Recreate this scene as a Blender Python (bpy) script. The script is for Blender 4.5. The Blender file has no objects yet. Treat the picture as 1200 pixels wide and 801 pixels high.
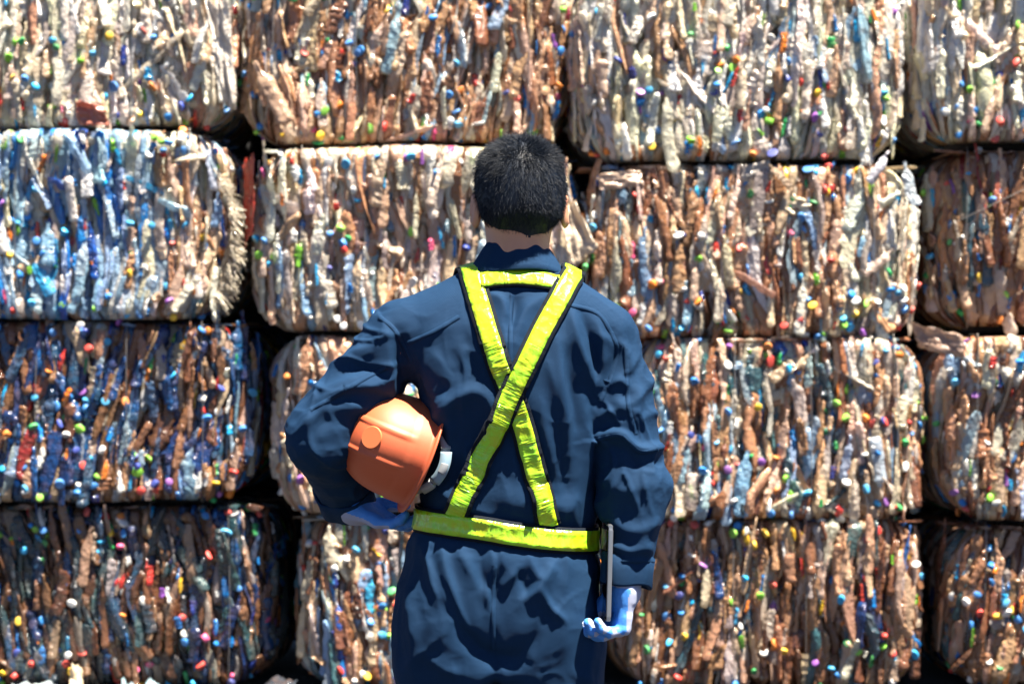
import bpy, bmesh, math, random, os
import numpy as np
from mathutils import Vector, Matrix, Euler
from mathutils.bvhtree import BVHTree

random.seed(7)
RNG = np.random.default_rng(11)
R = math.radians
scene = bpy.context.scene
COL = scene.collection

# ------------------------------------------------------------------ helpers
def tag(o, label=None, cat=None, group=None, kind=None):
    if label: o['label'] = label
    if cat: o['category'] = cat
    if group: o['group'] = group
    if kind: o['kind'] = kind
    return o

def link(o, parent=None):
    COL.objects.link(o)
    if parent is not None:
        o.parent = parent
    return o

def empty(name, loc):
    o = bpy.data.objects.new(name, None)
    o.empty_display_size = 0.1
    o.location = loc
    return link(o)

def np_mesh(name, V, F, smooth=True):
    """mesh from an (n,3) array and an (m,k) array of equal-sized faces"""
    me = bpy.data.meshes.new(name)
    V = np.ascontiguousarray(V, dtype=np.float32)
    F = np.ascontiguousarray(F, dtype=np.int32)
    k = F.shape[1]
    me.vertices.add(len(V)); me.vertices.foreach_set('co', V.ravel())
    me.loops.add(F.size); me.loops.foreach_set('vertex_index', F.ravel())
    me.polygons.add(len(F))
    me.polygons.foreach_set('loop_start', np.arange(0, F.size, k, dtype=np.int32))
    me.update(calc_edges=True)
    me.validate()
    if smooth:
        me.polygons.foreach_set('use_smooth', np.ones(len(me.polygons), dtype=bool))
    return me

def obj(name, me, mat=None, parent=None, loc=None):
    o = bpy.data.objects.new(name, me)
    if mat is not None:
        if isinstance(mat, (list, tuple)):
            for m in mat: me.materials.append(m)
        else:
            me.materials.append(mat)
    link(o, parent)
    if loc is not None: o.location = loc
    return o

def bm_obj(name, bm, mat=None, parent=None, loc=None, smooth=True):
    me = bpy.data.meshes.new(name)
    bm.normal_update()
    bm.to_mesh(me); bm.free()
    if smooth:
        for p in me.polygons: p.use_smooth = True
    return obj(name, me, mat, parent, loc)

# ------------------------------------------------------------------ signed distances and polygoniser
def smin(a, b, k):
    h = np.clip(0.5 + 0.5*(b-a)/k, 0, 1)
    return b*(1-h) + a*h - k*h*(1-h)
def smax(a, b, k): return -smin(-a, -b, k)

def sd_cone(P, a, b, ra, rb):
    a = np.asarray(a, float); b = np.asarray(b, float)
    ab = b-a
    t = np.clip(((P-a)@ab)/max(ab@ab, 1e-12), 0, 1)
    d = P - a - t[..., None]*ab
    return np.sqrt((d*d).sum(-1)) - (ra + (rb-ra)*t)

def sd_chain(P, pts, rad, k=0.02):
    d = None
    for i in range(len(pts)-1):
        c = sd_cone(P, pts[i], pts[i+1], rad[i], rad[i+1])
        d = c if d is None else smin(d, c, k)
    return d

def sd_ell(P, c, r, M=None):
    q = P - np.asarray(c, float)
    if M is not None: q = q @ np.asarray(M)          # world -> local axes (columns of M)
    r = np.asarray(r, float)
    k0 = np.sqrt(((q/r)**2).sum(-1)); k1 = np.sqrt(((q/(r*r))**2).sum(-1))
    return k0*(k0-1)/np.maximum(k1, 1e-9)

def sd_box(P, c, h, M=None, rnd=0.0):
    q = P - np.asarray(c, float)
    if M is not None: q = q @ np.asarray(M)
    q = np.abs(q) - (np.asarray(h, float)-rnd)
    return np.sqrt((np.maximum(q, 0)**2).sum(-1)) + np.minimum(q.max(-1), 0) - rnd

def surface_nets(f, lo, hi, h, newton=2):
    lo = np.asarray(lo, float); hi = np.asarray(hi, float)
    n = np.ceil((hi-lo)/h).astype(int)+1
    ax = [lo[i]+h*np.arange(n[i]) for i in range(3)]
    vol = np.empty(n, dtype=np.float32)
    step = max(1, int(1.2e6//(n[1]*n[2])))
    for i in range(0, n[0], step):
        g = np.stack(np.meshgrid(ax[0][i:i+step], ax[1], ax[2], indexing='ij'), -1)
        vol[i:i+step] = f(g)
    ins = vol < 0
    c = np.zeros(n-1, dtype=np.uint8)
    for dx in (0, 1):
        for dy in (0, 1):
            for dz in (0, 1):
                c += ins[dx:n[0]-1+dx, dy:n[1]-1+dy, dz:n[2]-1+dz]
    act = (c > 0) & (c < 8)
    idx = -np.ones(n-1, dtype=np.int64)
    cells = np.argwhere(act)
    idx[act] = np.arange(len(cells))
    acc = np.zeros((len(cells), 3)); cnt = np.zeros(len(cells))
    E = [((0,0,0),(1,0,0)),((0,1,0),(1,1,0)),((0,0,1),(1,0,1)),((0,1,1),(1,1,1)),
         ((0,0,0),(0,1,0)),((1,0,0),(1,1,0)),((0,0,1),(0,1,1)),((1,0,1),(1,1,1)),
         ((0,0,0),(0,0,1)),((1,0,0),(1,0,1)),((0,1,0),(0,1,1)),((1,1,0),(1,1,1))]
    for a, b in E:
        a = np.array(a); b = np.array(b)
        ca = cells+a; cb = cells+b
        va = vol[ca[:,0],ca[:,1],ca[:,2]]; vb = vol[cb[:,0],cb[:,1],cb[:,2]]
        m = (va < 0) != (vb < 0)
        t = va[m]/(va[m]-vb[m])
        acc[m] += a + (b-a)*t[:, None]; cnt[m] += 1
    V = lo + h*(cells + acc/cnt[:, None])
    F = []
    for d in range(3):
        e1, e2 = [(1, 2), (2, 0), (0, 1)][d]
        s0 = [slice(1, n[i]-1) for i in range(3)]; s0[d] = slice(0, n[d]-1)
        s1 = list(s0); s1[d] = slice(1, n[d])
        A = ins[tuple(s0)]; B = ins[tuple(s1)]
        pos = np.argwhere(A != B)
        flip = A[A != B]
        off = np.ones(3, int); off[d] = 0
        pos = pos + off
        def cell(o1, o2):
            q = pos.copy(); q[:, e1] -= o1; q[:, e2] -= o2
            return idx[q[:,0], q[:,1], q[:,2]]
        q = np.stack([cell(1,1), cell(0,1), cell(0,0), cell(1,0)], -1)
        q[~flip] = q[~flip][:, ::-1]
        F.append(q)
    F = np.concatenate(F)
    F = F[(F >= 0).all(1)]
    for _ in range(newton):
        V = project(f, V, h*0.5)
    return V, F

def grad(f, V, e=0.002):
    g = np.stack([f(V+np.eye(3)[i]*e)-f(V-np.eye(3)[i]*e) for i in range(3)], -1)/(2*e)
    return g
def project(f, V, lim):
    g = grad(f, V); d = f(V)
    n2 = (g*g).sum(-1)
    st = np.clip(d/np.maximum(n2, 0.2), -lim, lim)
    return V - g*st[:, None]

def unit(a):
    a = np.asarray(a, float); return a/np.linalg.norm(a)

def smoothstep(a, b, x):
    t = np.clip((x-a)/(b-a), 0, 1)
    return t*t*(3-2*t)

def vnoise(P, seed=0):
    """smooth value noise on points (n,3), about -1..1"""
    P = np.asarray(P, float)
    i = np.floor(P).astype(np.int64); f = P-i
    f = f*f*(3-2*f)
    def hsh(a):
        n = (a[...,0]*374761393 + a[...,1]*668265263 + a[...,2]*2147483647 + seed*1274126177) & 0xffffffff
        n = ((n ^ (n >> 13))*1274126177) & 0xffffffff
        n = n ^ (n >> 16)
        return (n & 0xffff)/32767.5-1
    r = 0
    for dx in (0,1):
        wx = f[...,0] if dx else 1-f[...,0]
        for dy in (0,1):
            wy = f[...,1] if dy else 1-f[...,1]
            for dz in (0,1):
                wz = f[...,2] if dz else 1-f[...,2]
                r = r + wx*wy*wz*hsh(i+np.array([dx,dy,dz]))
    return r

# ------------------------------------------------------------------ camera geometry (photo: 1200 x 801)
FPX, HZ, CAMZ = 70/36*1200, 409.0, 1.345
GZ = -.036                                    # the ground lies here; heights are counted from the worker's heel line
def W(px, py, Y):
    return Vector(((px-600)/FPX*Y, Y, CAMZ-(py-HZ)/FPX*Y))

# ------------------------------------------------------------------ material helpers
def new_mat(name):
    m = bpy.data.materials.new(name); m.use_nodes = True
    nt = m.node_tree
    b = nt.nodes['Principled BSDF']
    return m, nt, b
def node(nt, t, **kw):
    n = nt.nodes.new(t)
    for k, v in kw.items():
        if k.startswith('i_'): n.inputs[k[2:].replace('_', ' ')].default_value = v
        else: setattr(n, k, v)
    return n
def simple_mat(name, rgb, rough=0.5, metal=0.0, spec=0.5, bump=0.0, scale=200, var=0.0):
    m, nt, b = new_mat(name)
    b.inputs['Base Color'].default_value = (*rgb, 1)
    b.inputs['Roughness'].default_value = rough
    b.inputs['Metallic'].default_value = metal
    b.inputs['Specular IOR Level'].default_value = spec
    if bump or var:
        tc = node(nt, 'ShaderNodeTexCoord')
        nz = node(nt, 'ShaderNodeTexNoise'); nz.inputs['Scale'].default_value = scale
        nz.inputs['Detail'].default_value = 4
        nt.links.new(tc.outputs['Object'], nz.inputs['Vector'])
        if bump:
            bp = node(nt, 'ShaderNodeBump'); bp.inputs['Strength'].default_value = bump
            bp.inputs['Distance'].default_value = 0.002
            nt.links.new(nz.outputs['Fac'], bp.inputs['Height'])
            nt.links.new(bp.outputs['Normal'], b.inputs['Normal'])
        if var:
            mx = node(nt, 'ShaderNodeMix', data_type='RGBA')
            mx.inputs[6].default_value = (*[c*(1-var) for c in rgb], 1)
            mx.inputs[7].default_value = (*[min(1, c*(1+var)) for c in rgb], 1)
            n2 = node(nt, 'ShaderNodeTexNoise'); n2.inputs['Scale'].default_value = scale*0.08
            n2.inputs['Detail'].default_value = 5
            nt.links.new(tc.outputs['Object'], n2.inputs['Vector'])
            nt.links.new(n2.outputs['Fac'], mx.inputs[0])
            nt.links.new(mx.outputs[2], b.inputs['Base Color'])
    return m
# ------------------------------------------------------------------ the worker: skeleton shared by body and clothes
PX0 = np.array([-0.01, 3.80, GZ])           # the person's base on the ground
SH_L, EL_L, WR_L = (-.207,3.785,1.368), (-.356,3.755,1.185), (-.328,3.925,1.052)
SH_R, EL_R, WR_R = (.172,3.785,1.362), (.232,3.755,1.085), (.2165,3.730,.925)
HIP_L, KN_L, AN_L = (-.120,3.80,.80), (-.140,3.81,.46), (-.165,3.80,.06)
HIP_R, KN_R, AN_R = (.068,3.80,.80), (.095,3.81,.46), (.125,3.80,.06)
HC = np.array([.0147, 3.795, 1.645])          # head centre

TAB_C = np.array([.1775, 3.737, .931]); TAB_H = np.array([.0042, .062, .089])
TAB_M = np.array(Euler((0, R(1.5), R(3))).to_matrix())
TZ  = np.array([ .70,  .76,  .82,  .88,  .95, 1.02, 1.10, 1.18, 1.27, 1.34, 1.40, 1.44, 1.48, 1.53])
TCX = np.array([-.026,-.026,-.026,-.026,-.018,-.011,-.004, .000,-.002,-.008,-.008,-.002, .006, .008])
TA  = np.array([ .172, .187, .189, .188, .180, .170, .164, .165, .176, .190, .196, .166, .108, .060])
TB0 = np.array([3.698,3.692,3.686,3.684,3.688,3.694,3.690,3.676,3.664,3.666,3.682,3.700,3.724,3.742])
TB1 = np.array([3.890,3.900,3.910,3.920,3.925,3.925,3.925,3.930,3.930,3.920,3.900,3.885,3.870,3.862])
def spl(z, zs, vs):
    # monotone-ish smooth interpolation (Catmull-Rom on an uneven grid)
    z = np.clip(z, zs[0], zs[-1]-1e-6)
    i = np.clip(np.searchsorted(zs, z, side='right')-1, 0, len(zs)-2)
    m = np.gradient(vs, zs)
    h = zs[i+1]-zs[i]; t = (z-zs[i])/h
    t2, t3 = t*t, t*t*t
    return ((2*t3-3*t2+1)*vs[i] + (t3-2*t2+t)*h*m[i] + (-2*t3+3*t2)*vs[i+1] + (t3-t2)*h*m[i+1])
def sd_torso(P, off=0.0):
    z = P[..., 2]
    cx = spl(z, TZ, TCX); a = spl(z, TZ, TA)+off
    b0 = spl(z, TZ, TB0)-off; b1 = spl(z, TZ, TB1)+off
    cy = (b0+b1)/2; b = (b1-b0)/2
    n = 2.4
    u = np.abs((P[...,0]-cx)/a)+1e-9; v = np.abs((P[...,1]-cy)/b)+1e-9
    r = (u**n+v**n)**(1/n)
    d = (r-1)*np.minimum(a, b)*0.95
    d = smax(d, TZ[0]-z+.02, .03)
    return smax(d, z-(1.500+off), .02)
def cap_at(d, P, a, b, ext):
    """cut a limb off flat, ext metres beyond b along a->b"""
    a = np.asarray(a); b = np.asarray(b); u = (b-a)/np.linalg.norm(b-a)
    return smax(d, (P-b)@u-ext, .006)
def sd_clothes(P):
    d = sd_torso(P)
    tr = smin(sd_cone(P, (-.02,3.79,1.447), SH_L, .060, .066), sd_cone(P, (.04,3.79,1.447), SH_R, .060, .066), .04)
    d = smin(d, tr, .035)
    d = smin(d, sd_ell(P, (.010,3.785,1.455), (.105,.062,.030)), .03)
    aL = smin(sd_cone(P, SH_L, EL_L, .067, .062), sd_cone(P, EL_L, WR_L, .062, .048), .03)
    aL = cap_at(aL, P, EL_L, WR_L, -.012)
    aR = smin(sd_cone(P, SH_R, EL_R, .068, .061), sd_cone(P, EL_R, WR_R, .061, .042), .03)
    aR = cap_at(aR, P, EL_R, WR_R, -.012)
    aR = smax(aR, -(sd_box(P, TAB_C, TAB_H, TAB_M)-.004), .006)      # the sleeve gives way to the tablet
    d = smin(d, aL, .022); d = smin(d, aR, .014)
    lL = smin(sd_cone(P, HIP_L, KN_L, .100, .094), sd_cone(P, KN_L, AN_L, .094, .084), .05)
    lR = smin(sd_cone(P, HIP_R, KN_R, .098, .092), sd_cone(P, KN_R, AN_R, .094, .084), .05)
    lL = cap_at(lL, P, KN_L, AN_L, .01); lR = cap_at(lR, P, KN_R, AN_R, .01)
    lg = np.minimum(lL, lR)
    d = smin(d, lg, .03)
    # seat
    d = smin(d, sd_ell(P, (-.105,3.766,.845), (.085,.080,.110)), .04)
    d = smin(d, sd_ell(P, (.055,3.766,.845), (.085,.080,.110)), .04)
    return d

YAW = R(5)
def turn(P):
    q = P-HC; c, s = math.cos(YAW), math.sin(YAW)
    return np.stack([q[...,0]*c+q[...,1]*s, -q[...,0]*s+q[...,1]*c, q[...,2]], -1)+HC
def unturn(p):
    q = np.asarray(p)-HC; c, s = math.cos(YAW), math.sin(YAW)
    return np.array([q[0]*c-q[1]*s, q[0]*s+q[1]*c, q[2]])+HC
def sd_head(P):
    P0 = P; P = turn(P)
    q = P-HC
    d = sd_ell(P, HC+(0,-.004,.000), (.0765,.092,.090))
    d = smin(d, sd_ell(P, HC+(0,.045,-.055), (.058,.058,.072)), .03)        # jaw
    d = smin(d, sd_ell(P, HC+(0,.088,-.108), (.022,.018,.016)), .02)        # chin
    d = smin(d, sd_cone(P, HC+(-.03,.082,.022), HC+(.03,.082,.022), .012, .012), .015)   # brow
    d = smin(d, sd_cone(P, HC+(0,.096,.010), HC+(0,.112,-.030), .008, .013), .008)       # nose
    for s in (-1, 1):
        d = smin(d, sd_ell(P, HC+(s*.011,.104,-.033), (.008,.009,.008)), .006)           # nostril wings
        d = smax(d, -sd_ell(P, HC+(s*.031,.102,.002), (.016,.014,.010)), .008)           # eye socket
        d = smin(d, sd_ell(P, HC+(s*.045,.068,-.025), (.022,.020,.018)), .02)            # cheekbone
    d = smin(d, sd_ell(P, HC+(0,.096,-.058), (.024,.012,.0055)), .005)                   # upper lip
    d = smin(d, sd_ell(P, HC+(0,.094,-.068), (.021,.012,.0060)), .005)                   # lower lip
    d = smax(d, -sd_ell(P, HC+(0,.110,-.0635), (.024,.012,.0012)), .003)
    d = smin(d, sd_cone(P0, HC+(0,-.012,-.045), (.006,3.785,1.47), .057, .064), .03)      # neck
    for s in (-1, 1):
        Me = Euler((R(-8), 0, s*R(-24))).to_matrix()
        M = np.array(Me)
        c = HC+np.array([s*.0865, -.010, -.038])
        e = sd_ell(P, c, (.009,.019,.033), M)
        e = smax(e, -sd_ell(P, c+np.array([s*.008,.004,.004]), (.006,.012,.022), M), .005)
        d = smin(d, e, .006)
    return d
def sd_body(P):
    d = sd_torso(P+np.array([0,0,-.03])*smoothstep(.9,.7,P[...,2:3]), -.024)
    for s, e, w in ((SH_L, EL_L, WR_L), (SH_R, EL_R, WR_R)):
        d = smin(d, smin(sd_cone(P, s, e, .050, .040), sd_cone(P, e, w, .040, .028), .02), .03)
    d = smin(d, sd_cone(P, (.006,3.79,1.45), SH_L, .05, .05), .03)
    d = smin(d, sd_cone(P, (.006,3.79,1.45), SH_R, .05, .05), .03)
    for h, k, a in ((HIP_L, KN_L, AN_L), (HIP_R, KN_R, AN_R)):
        d = smin(d, smin(sd_cone(P, h, k, .066, .056), sd_cone(P, k, a, .056, .040), .03), .02)
    return smin(d, sd_head(P), .03)
# ------------------------------------------------------------------ coverall: folds pushed into the cloth
def spline(pts, n=24):
    pts = np.asarray(pts, float)
    if len(pts) == 2:
        t = np.linspace(0, 1, n)[:, None]; return pts[0]*(1-t)+pts[1]*t
    P = np.vstack([2*pts[0]-pts[1], pts, 2*pts[-1]-pts[-2]])
    out = []
    for i in range(1, len(P)-2):
        t = np.linspace(0, 1, n, endpoint=False)[:, None]
        p0, p1, p2, p3 = P[i-1], P[i], P[i+1], P[i+2]
        out.append(.5*((2*p1)+(-p0+p2)*t+(2*p0-5*p1+4*p2-p3)*t*t+(-p0+3*p1-3*p2+p3)*t**3))
    out.append(pts[-1:]); return np.vstack(out)

# a fold: points across the back, height in mm, width on its two sides (in hundredths of the back's breadth units)
FOLDS = [
 # left sleeve: flap at the armhole, pull lines, crumpled elbow
 ([(449,377),(458,397),(458,420),(459,460)], 13, 16, 5), ([(467,392),(471,425),(479,458)], -14, 9, 9),
 ([(372,446),(408,420),(446,402)], 7, 10, 5), ([(404,436),(428,430),(452,440)], -9, 7, 8),
 ([(380,470),(420,452),(457,459)], 9, 6, 11), ([(346,486),(378,462),(420,440)], 7, 7, 6),
 ([(352,500),(390,480),(440,479)], 8, 7, 13), ([(362,452),(368,440),(380,432)], -7, 5, 5),
 ([(356,462),(372,455),(384,460)], 6, 4, 4), ([(398,462),(384,468),(372,482)], 5, 4, 4),
 ([(358,520),(385,535),(420,532)], 7, 9, 9), ([(362,548),(392,560),(425,560)], 7, 7, 7), ([(372,575),(400,580),(428,574)], 5, 6, 6),
 ([(430,392),(418,412),(398,430)], 5, 7, 7), ([(345,510),(356,540),(372,566)], 6, 9, 9),
 # left of the back
 ([(484,404),(500,430),(513,458),(522,495)], 7, 9, 14), ([(508,412),(524,432),(536,452)], 5, 9, 5),
 ([(500,400),(512,388),(530,380)], 4, 8, 8), ([(504,500),(528,472),(555,458),(572,466)], 12, 12, 9),
 ([(572,466),(577,490),(570,520)], 7, 7, 9), ([(527,470),(530,505),(528,560)], 8, 9, 6),
 ([(540,520),(552,550),(550,590)], 5, 10, 6), ([(520,575),(540,590),(575,604)], 6, 9, 7),
 ([(545,395),(556,430),(560,452)], -6, 9, 9),
 # between the straps
 ([(573,345),(588,352),(597,376)], 8, 9, 5), ([(604,346),(603,365),(598,388)], -9, 7, 7),
 ([(643,346),(618,362),(605,388),(602,420)], 9, 7, 11), ([(588,372),(592,400),(597,430)], 5, 6, 6),
 ([(575,400),(586,420),(594,440)], 4, 6, 6),
 # right of the back: pleats that fall from the yoke
 ([(667,364),(675,398),(688,436),(699,462)], 11, 6, 10), ([(682,368),(694,400),(702,440)], -10, 6, 6),
 ([(700,376),(705,410),(703,450)], 8, 6, 6), ([(652,398),(656,440),(663,490),(666,556)], 9, 9, 6),
 ([(664,410),(670,450),(676,500)], -8, 7, 7), ([(632,470),(642,520),(652,566)], 7, 9, 8),
 ([(640,420),(648,450),(650,480)], 5, 7, 7), ([(684,470),(686,520),(683,580)], 9, 8, 8),
 ([(676,540),(672,580),(660,605)], 5, 7, 7), ([(600,520),(606,560),(600,600)], 4, 10, 10),
 ([(618,560),(628,590),(622,610)], 4, 6, 6), ([(695,390),(712,398),(722,410)], 4, 6, 6),
 # right sleeve
 ([(718,390),(724,412),(714,440),(704,470)], -10, 6, 7), ([(722,398),(732,410),(736,432)], 9, 6, 6),
 ([(728,440),(738,432),(750,412)], 6, 5, 7), ([(712,452),(726,446),(736,455)], 8, 5, 6),
 ([(718,470),(738,472),(762,446)], 8, 6, 8), ([(742,440),(746,470),(740,500)], 6, 8, 6), ([(756,430),(764,465),(764,500)], 6, 8, 8),
 ([(700,490),(722,480),(744,482)], 6, 6, 6), ([(748,492),(760,486),(772,480)], 5, 6, 6),
 ([(694,513),(726,507),(750,526),(780,520)], 14, 16, 5), ([(700,528),(730,524),(752,544),(782,540)], -8, 8, 10),
 ([(708,560),(735,575),(775,560)], 5, 10, 10), ([(716,610),(742,622),(772,606)], 6, 8, 8), ([(716,638),(738,646),(760,640)], 5, 6, 6),
 ([(770,560),(766,600),(752,640)], 6, 10, 8),
 # trousers
 ([(520,636),(526,674),(537,712),(549,738)], 12, 11, 5), ([(504,652),(507,678),(513,700)], 8, 7, 4),
 ([(537,642),(552,668),(556,692)], 8, 14, 9), ([(566,640),(562,664),(568,690)], -7, 6, 6),
 ([(577,646),(579,662),(575,684)], 8, 6, 5), ([(569,686),(572,700),(575,716)], 6, 5, 4),
 ([(580,672),(581,690),(577,712)], -5, 4, 4), ([(588,690),(600,676),(612,662)], 8, 5, 8),
 ([(606,664),(616,690),(614,704)], -6, 6, 6), ([(612,704),(630,690),(648,660)], 10, 10, 5),
 ([(620,650),(626,668),(634,680)], 7, 6, 6), ([(634,690),(646,712),(662,727)], 8, 6, 5),
 ([(524,690),(544,738),(570,766),(606,772)], -14, 12, 9), ([(644,700),(630,745),(604,772)], -6, 12, 12),
 ([(578,742),(580,790),(582,860)], -6, 8, 8),
 ([(500,770),(522,784),(540,790)], 6, 7, 8), ([(694,748),(688,775),(684,800)], 9, 5, 9), ([(676,790),(692,800),(700,812)], 6, 7, 7),
 ([(476,690),(484,740),(486,800)], 7, 8, 8), ([(560,800),(548,840),(540,900)], 8, 12, 12), ([(618,800),(634,850),(640,900)], 8, 12, 12),
 ([(492,820),(520,850),(555,856)], 6, 10, 10), ([(665,830),(640,850),(606,850)], 6, 10, 10),
 ([(590,626),(588,650),(592,668)], 5, 6, 6), ([(660,640),(664,664),(662,690)], 6, 7, 6), ([(688,650),(690,690),(696,730)], 6, 7, 7),
]
def to_px(V):
    return np.stack([600+V[:,0]/V[:,1]*FPX, HZ-(V[:,2]-CAMZ)/V[:,1]*FPX], -1)
def fold_height(q):
    h = np.zeros(len(q))
    for pts, amp, w1, w2 in FOLDS:
        S = spline(pts, 14)
        lo = S.min(0)-3*max(w1, w2); hi = S.max(0)+3*max(w1, w2)
        sel = np.nonzero(((q > lo) & (q < hi)).all(1))[0]
        if not len(sel): continue
        p = q[sel]
        A = S[:-1]; B = S[1:]; AB = B-A
        L = np.sqrt((AB*AB).sum(1)); cum = np.concatenate([[0], np.cumsum(L)])
        t = np.clip(((p[:,None]-A)*AB).sum(-1)/(L*L), 0, 1)
        D = p[:,None]-(A+t[...,None]*AB); d2 = (D*D).sum(-1)
        k = d2.argmin(1); r = np.arange(len(k))
        d = np.sqrt(d2[r,k]); u = (cum[k]+t[r,k]*L[k])/cum[-1]
        side = AB[k,0]*D[r,k,1]-AB[k,1]*D[r,k,0]      # >0: on the right hand going along, y down
        w = np.where(side > 0, w1, w2)
        tp = np.sqrt(np.clip(np.sin(np.pi*np.clip(.04+.92*u, 0, 1)), 0, 1))
        h[sel] += amp*.00122*tp*np.exp(-(d/w)**1.7)
    return h

def build_coverall():
    V, F = surface_nets(sd_clothes, (-.48,3.60,.02), (.36,4.02,1.56), .0078)
    me = np_mesh('tmp', V, F); o = obj('tmp', me)
    m = o.modifiers.new('s', 'SUBSURF'); m.levels = 1
    ev = o.evaluated_get(bpy.context.evaluated_depsgraph_get()); e = ev.to_mesh()
    V = np.empty(len(e.vertices)*3, dtype=np.float32); e.vertices.foreach_get('co', V); V = V.reshape(-1,3).astype(float)
    F = np.empty(len(e.loops), dtype=np.int32); e.loops.foreach_get('vertex_index', F); F = F.reshape(-1,4)
    ev.to_mesh_clear(); bpy.data.objects.remove(o)
    g = grad(sd_clothes, V, .004); N = g/np.linalg.norm(g, axis=1)[:, None]
    q = to_px(V)
    face = smoothstep(.45, -.15, N[:,1])
    h = fold_height(q)*face
    # the same kind of folds, loosely, on the side turned away
    back = 1-face
    q2 = q.copy(); q2[:,0] = 1190-q2[:,0]
    h += fold_height(q2)*back*.7
    # slack in the cloth: long soft wrinkles, short crumples, none on the yoke
    z = V[:,2]
    wr = vnoise(V*np.array([26,26,9])+vnoise(V*6, 3)[:,None]*1.2, 5)
    arm = smoothstep(.0, .03, sd_torso(V))
    wr2 = vnoise(V*np.array([14,22,34])+vnoise(V*9, 4)[:,None]*1.5, 6)
    k = 1-.75*smoothstep(1.36, 1.42, z)*(1-arm)
    h += k*((1-arm)*wr*.0022+arm*wr2*.0022)
    cr = np.abs(vnoise(V*np.array([38,38,30])+vnoise(V*15, 8)[:,None]*.8, 9))
    h += k*(.0018*(.35-cr))
    # sharp crests of creases: long on the body, across the sleeves
    def crest(scale, warp, seed, p):
        n = vnoise(V*np.array(scale)+vnoise(V*7, seed)[:,None]*warp, seed+1)
        return np.clip(1-np.abs(n)/.62, 0, 1)**p
    h += k*(1-arm)*(.0046*crest((13,13,3.2), 1.1, 31, 3)+.0014*crest((24,24,9), 1.0, 35, 3)-.0012)
    h += k*arm*(.0065*crest((9,10,14), 1.5, 41, 3)+.0022*crest((20,20,30), 1.3, 45, 3)-.0022)
    # cloth gathered by the belt
    bz = BELT_Z(V[:,0])
    tor = 1-smoothstep(.012, .035, np.abs(sd_torso(V)))
    h -= tor*.010*np.exp(-((z-bz)/.022)**2)
    h += tor*.007*np.exp(-((z-bz-.060)/.030)**2)*(1+.9*vnoise(V*np.array([24,24,3]), 12))
    h += tor*.004*np.exp(-((z-bz+.055)/.028)**2)*(1+1.2*vnoise(V*np.array([30,30,4]), 14))
    V = V+N*h[:, None]
    return V, F
def BELT_Z(x): return 1.004-.122*(x+.011)

# ------------------------------------------------------------------ ribbons laid on the cloth (harness, seams)
class Surf:
    def __init__(s, V, F):
        s.t = BVHTree.FromPolygons([tuple(v) for v in V], [tuple(int(i) for i in f) for f in F])
    def back(s, x, z):
        r = s.t.ray_cast(Vector((x, 3.3, z)), Vector((0, 1, 0)))
        return r[0]
def smooth1(a, k):
    a = np.asarray(a, float)
    if k <= 0: return a
    x = np.arange(-3*k, 3*k+1); w = np.exp(-.5*(x/k)**2); w /= w.sum()
    return np.convolve(np.pad(a, 3*k, mode='edge'), w, mode='valid')
def ribbon_mesh(name, C, T, N, half, thick, nacross=5, wob=None):
    """closed band: centres C, sideways T, outward N"""
    n = len(C); us = np.linspace(-1, 1, nacross)
    wv = np.zeros((n, nacross)) if wob is None else wob
    top = np.stack([C+T*half[:, None]*u+N*(thick+wv[:, j:j+1]) for j, u in enumerate(us)], 1)
    bot = np.stack([C+T*half[:, None]*u+N*(wv[:, j:j+1]-.004) for j, u in enumerate(us)], 1)
    V = np.concatenate([top.reshape(-1,3), bot.reshape(-1,3)]); F = []
    o = n*nacross
    for i in range(n-1):
        for j in range(nacross-1):
            a = i*nacross+j; b = a+nacross
            F.append((a, a+1, b+1, b)); F.append((o+a, o+b, o+b+1, o+a+1))
        a = i*nacross; F.append((a, a+nacross, o+a+nacross, o+a))
        a += nacross-1; F.append((a, o+a, o+a+nacross, a+nacross))
    for i in (0, n-1):
        for j in range(nacross-1):
            a = i*nacross+j
            F.append((a, a+1, o+a+1, o+a) if i else (a, o+a, o+a+1, a+1))
    return V, np.array(F)
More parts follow.
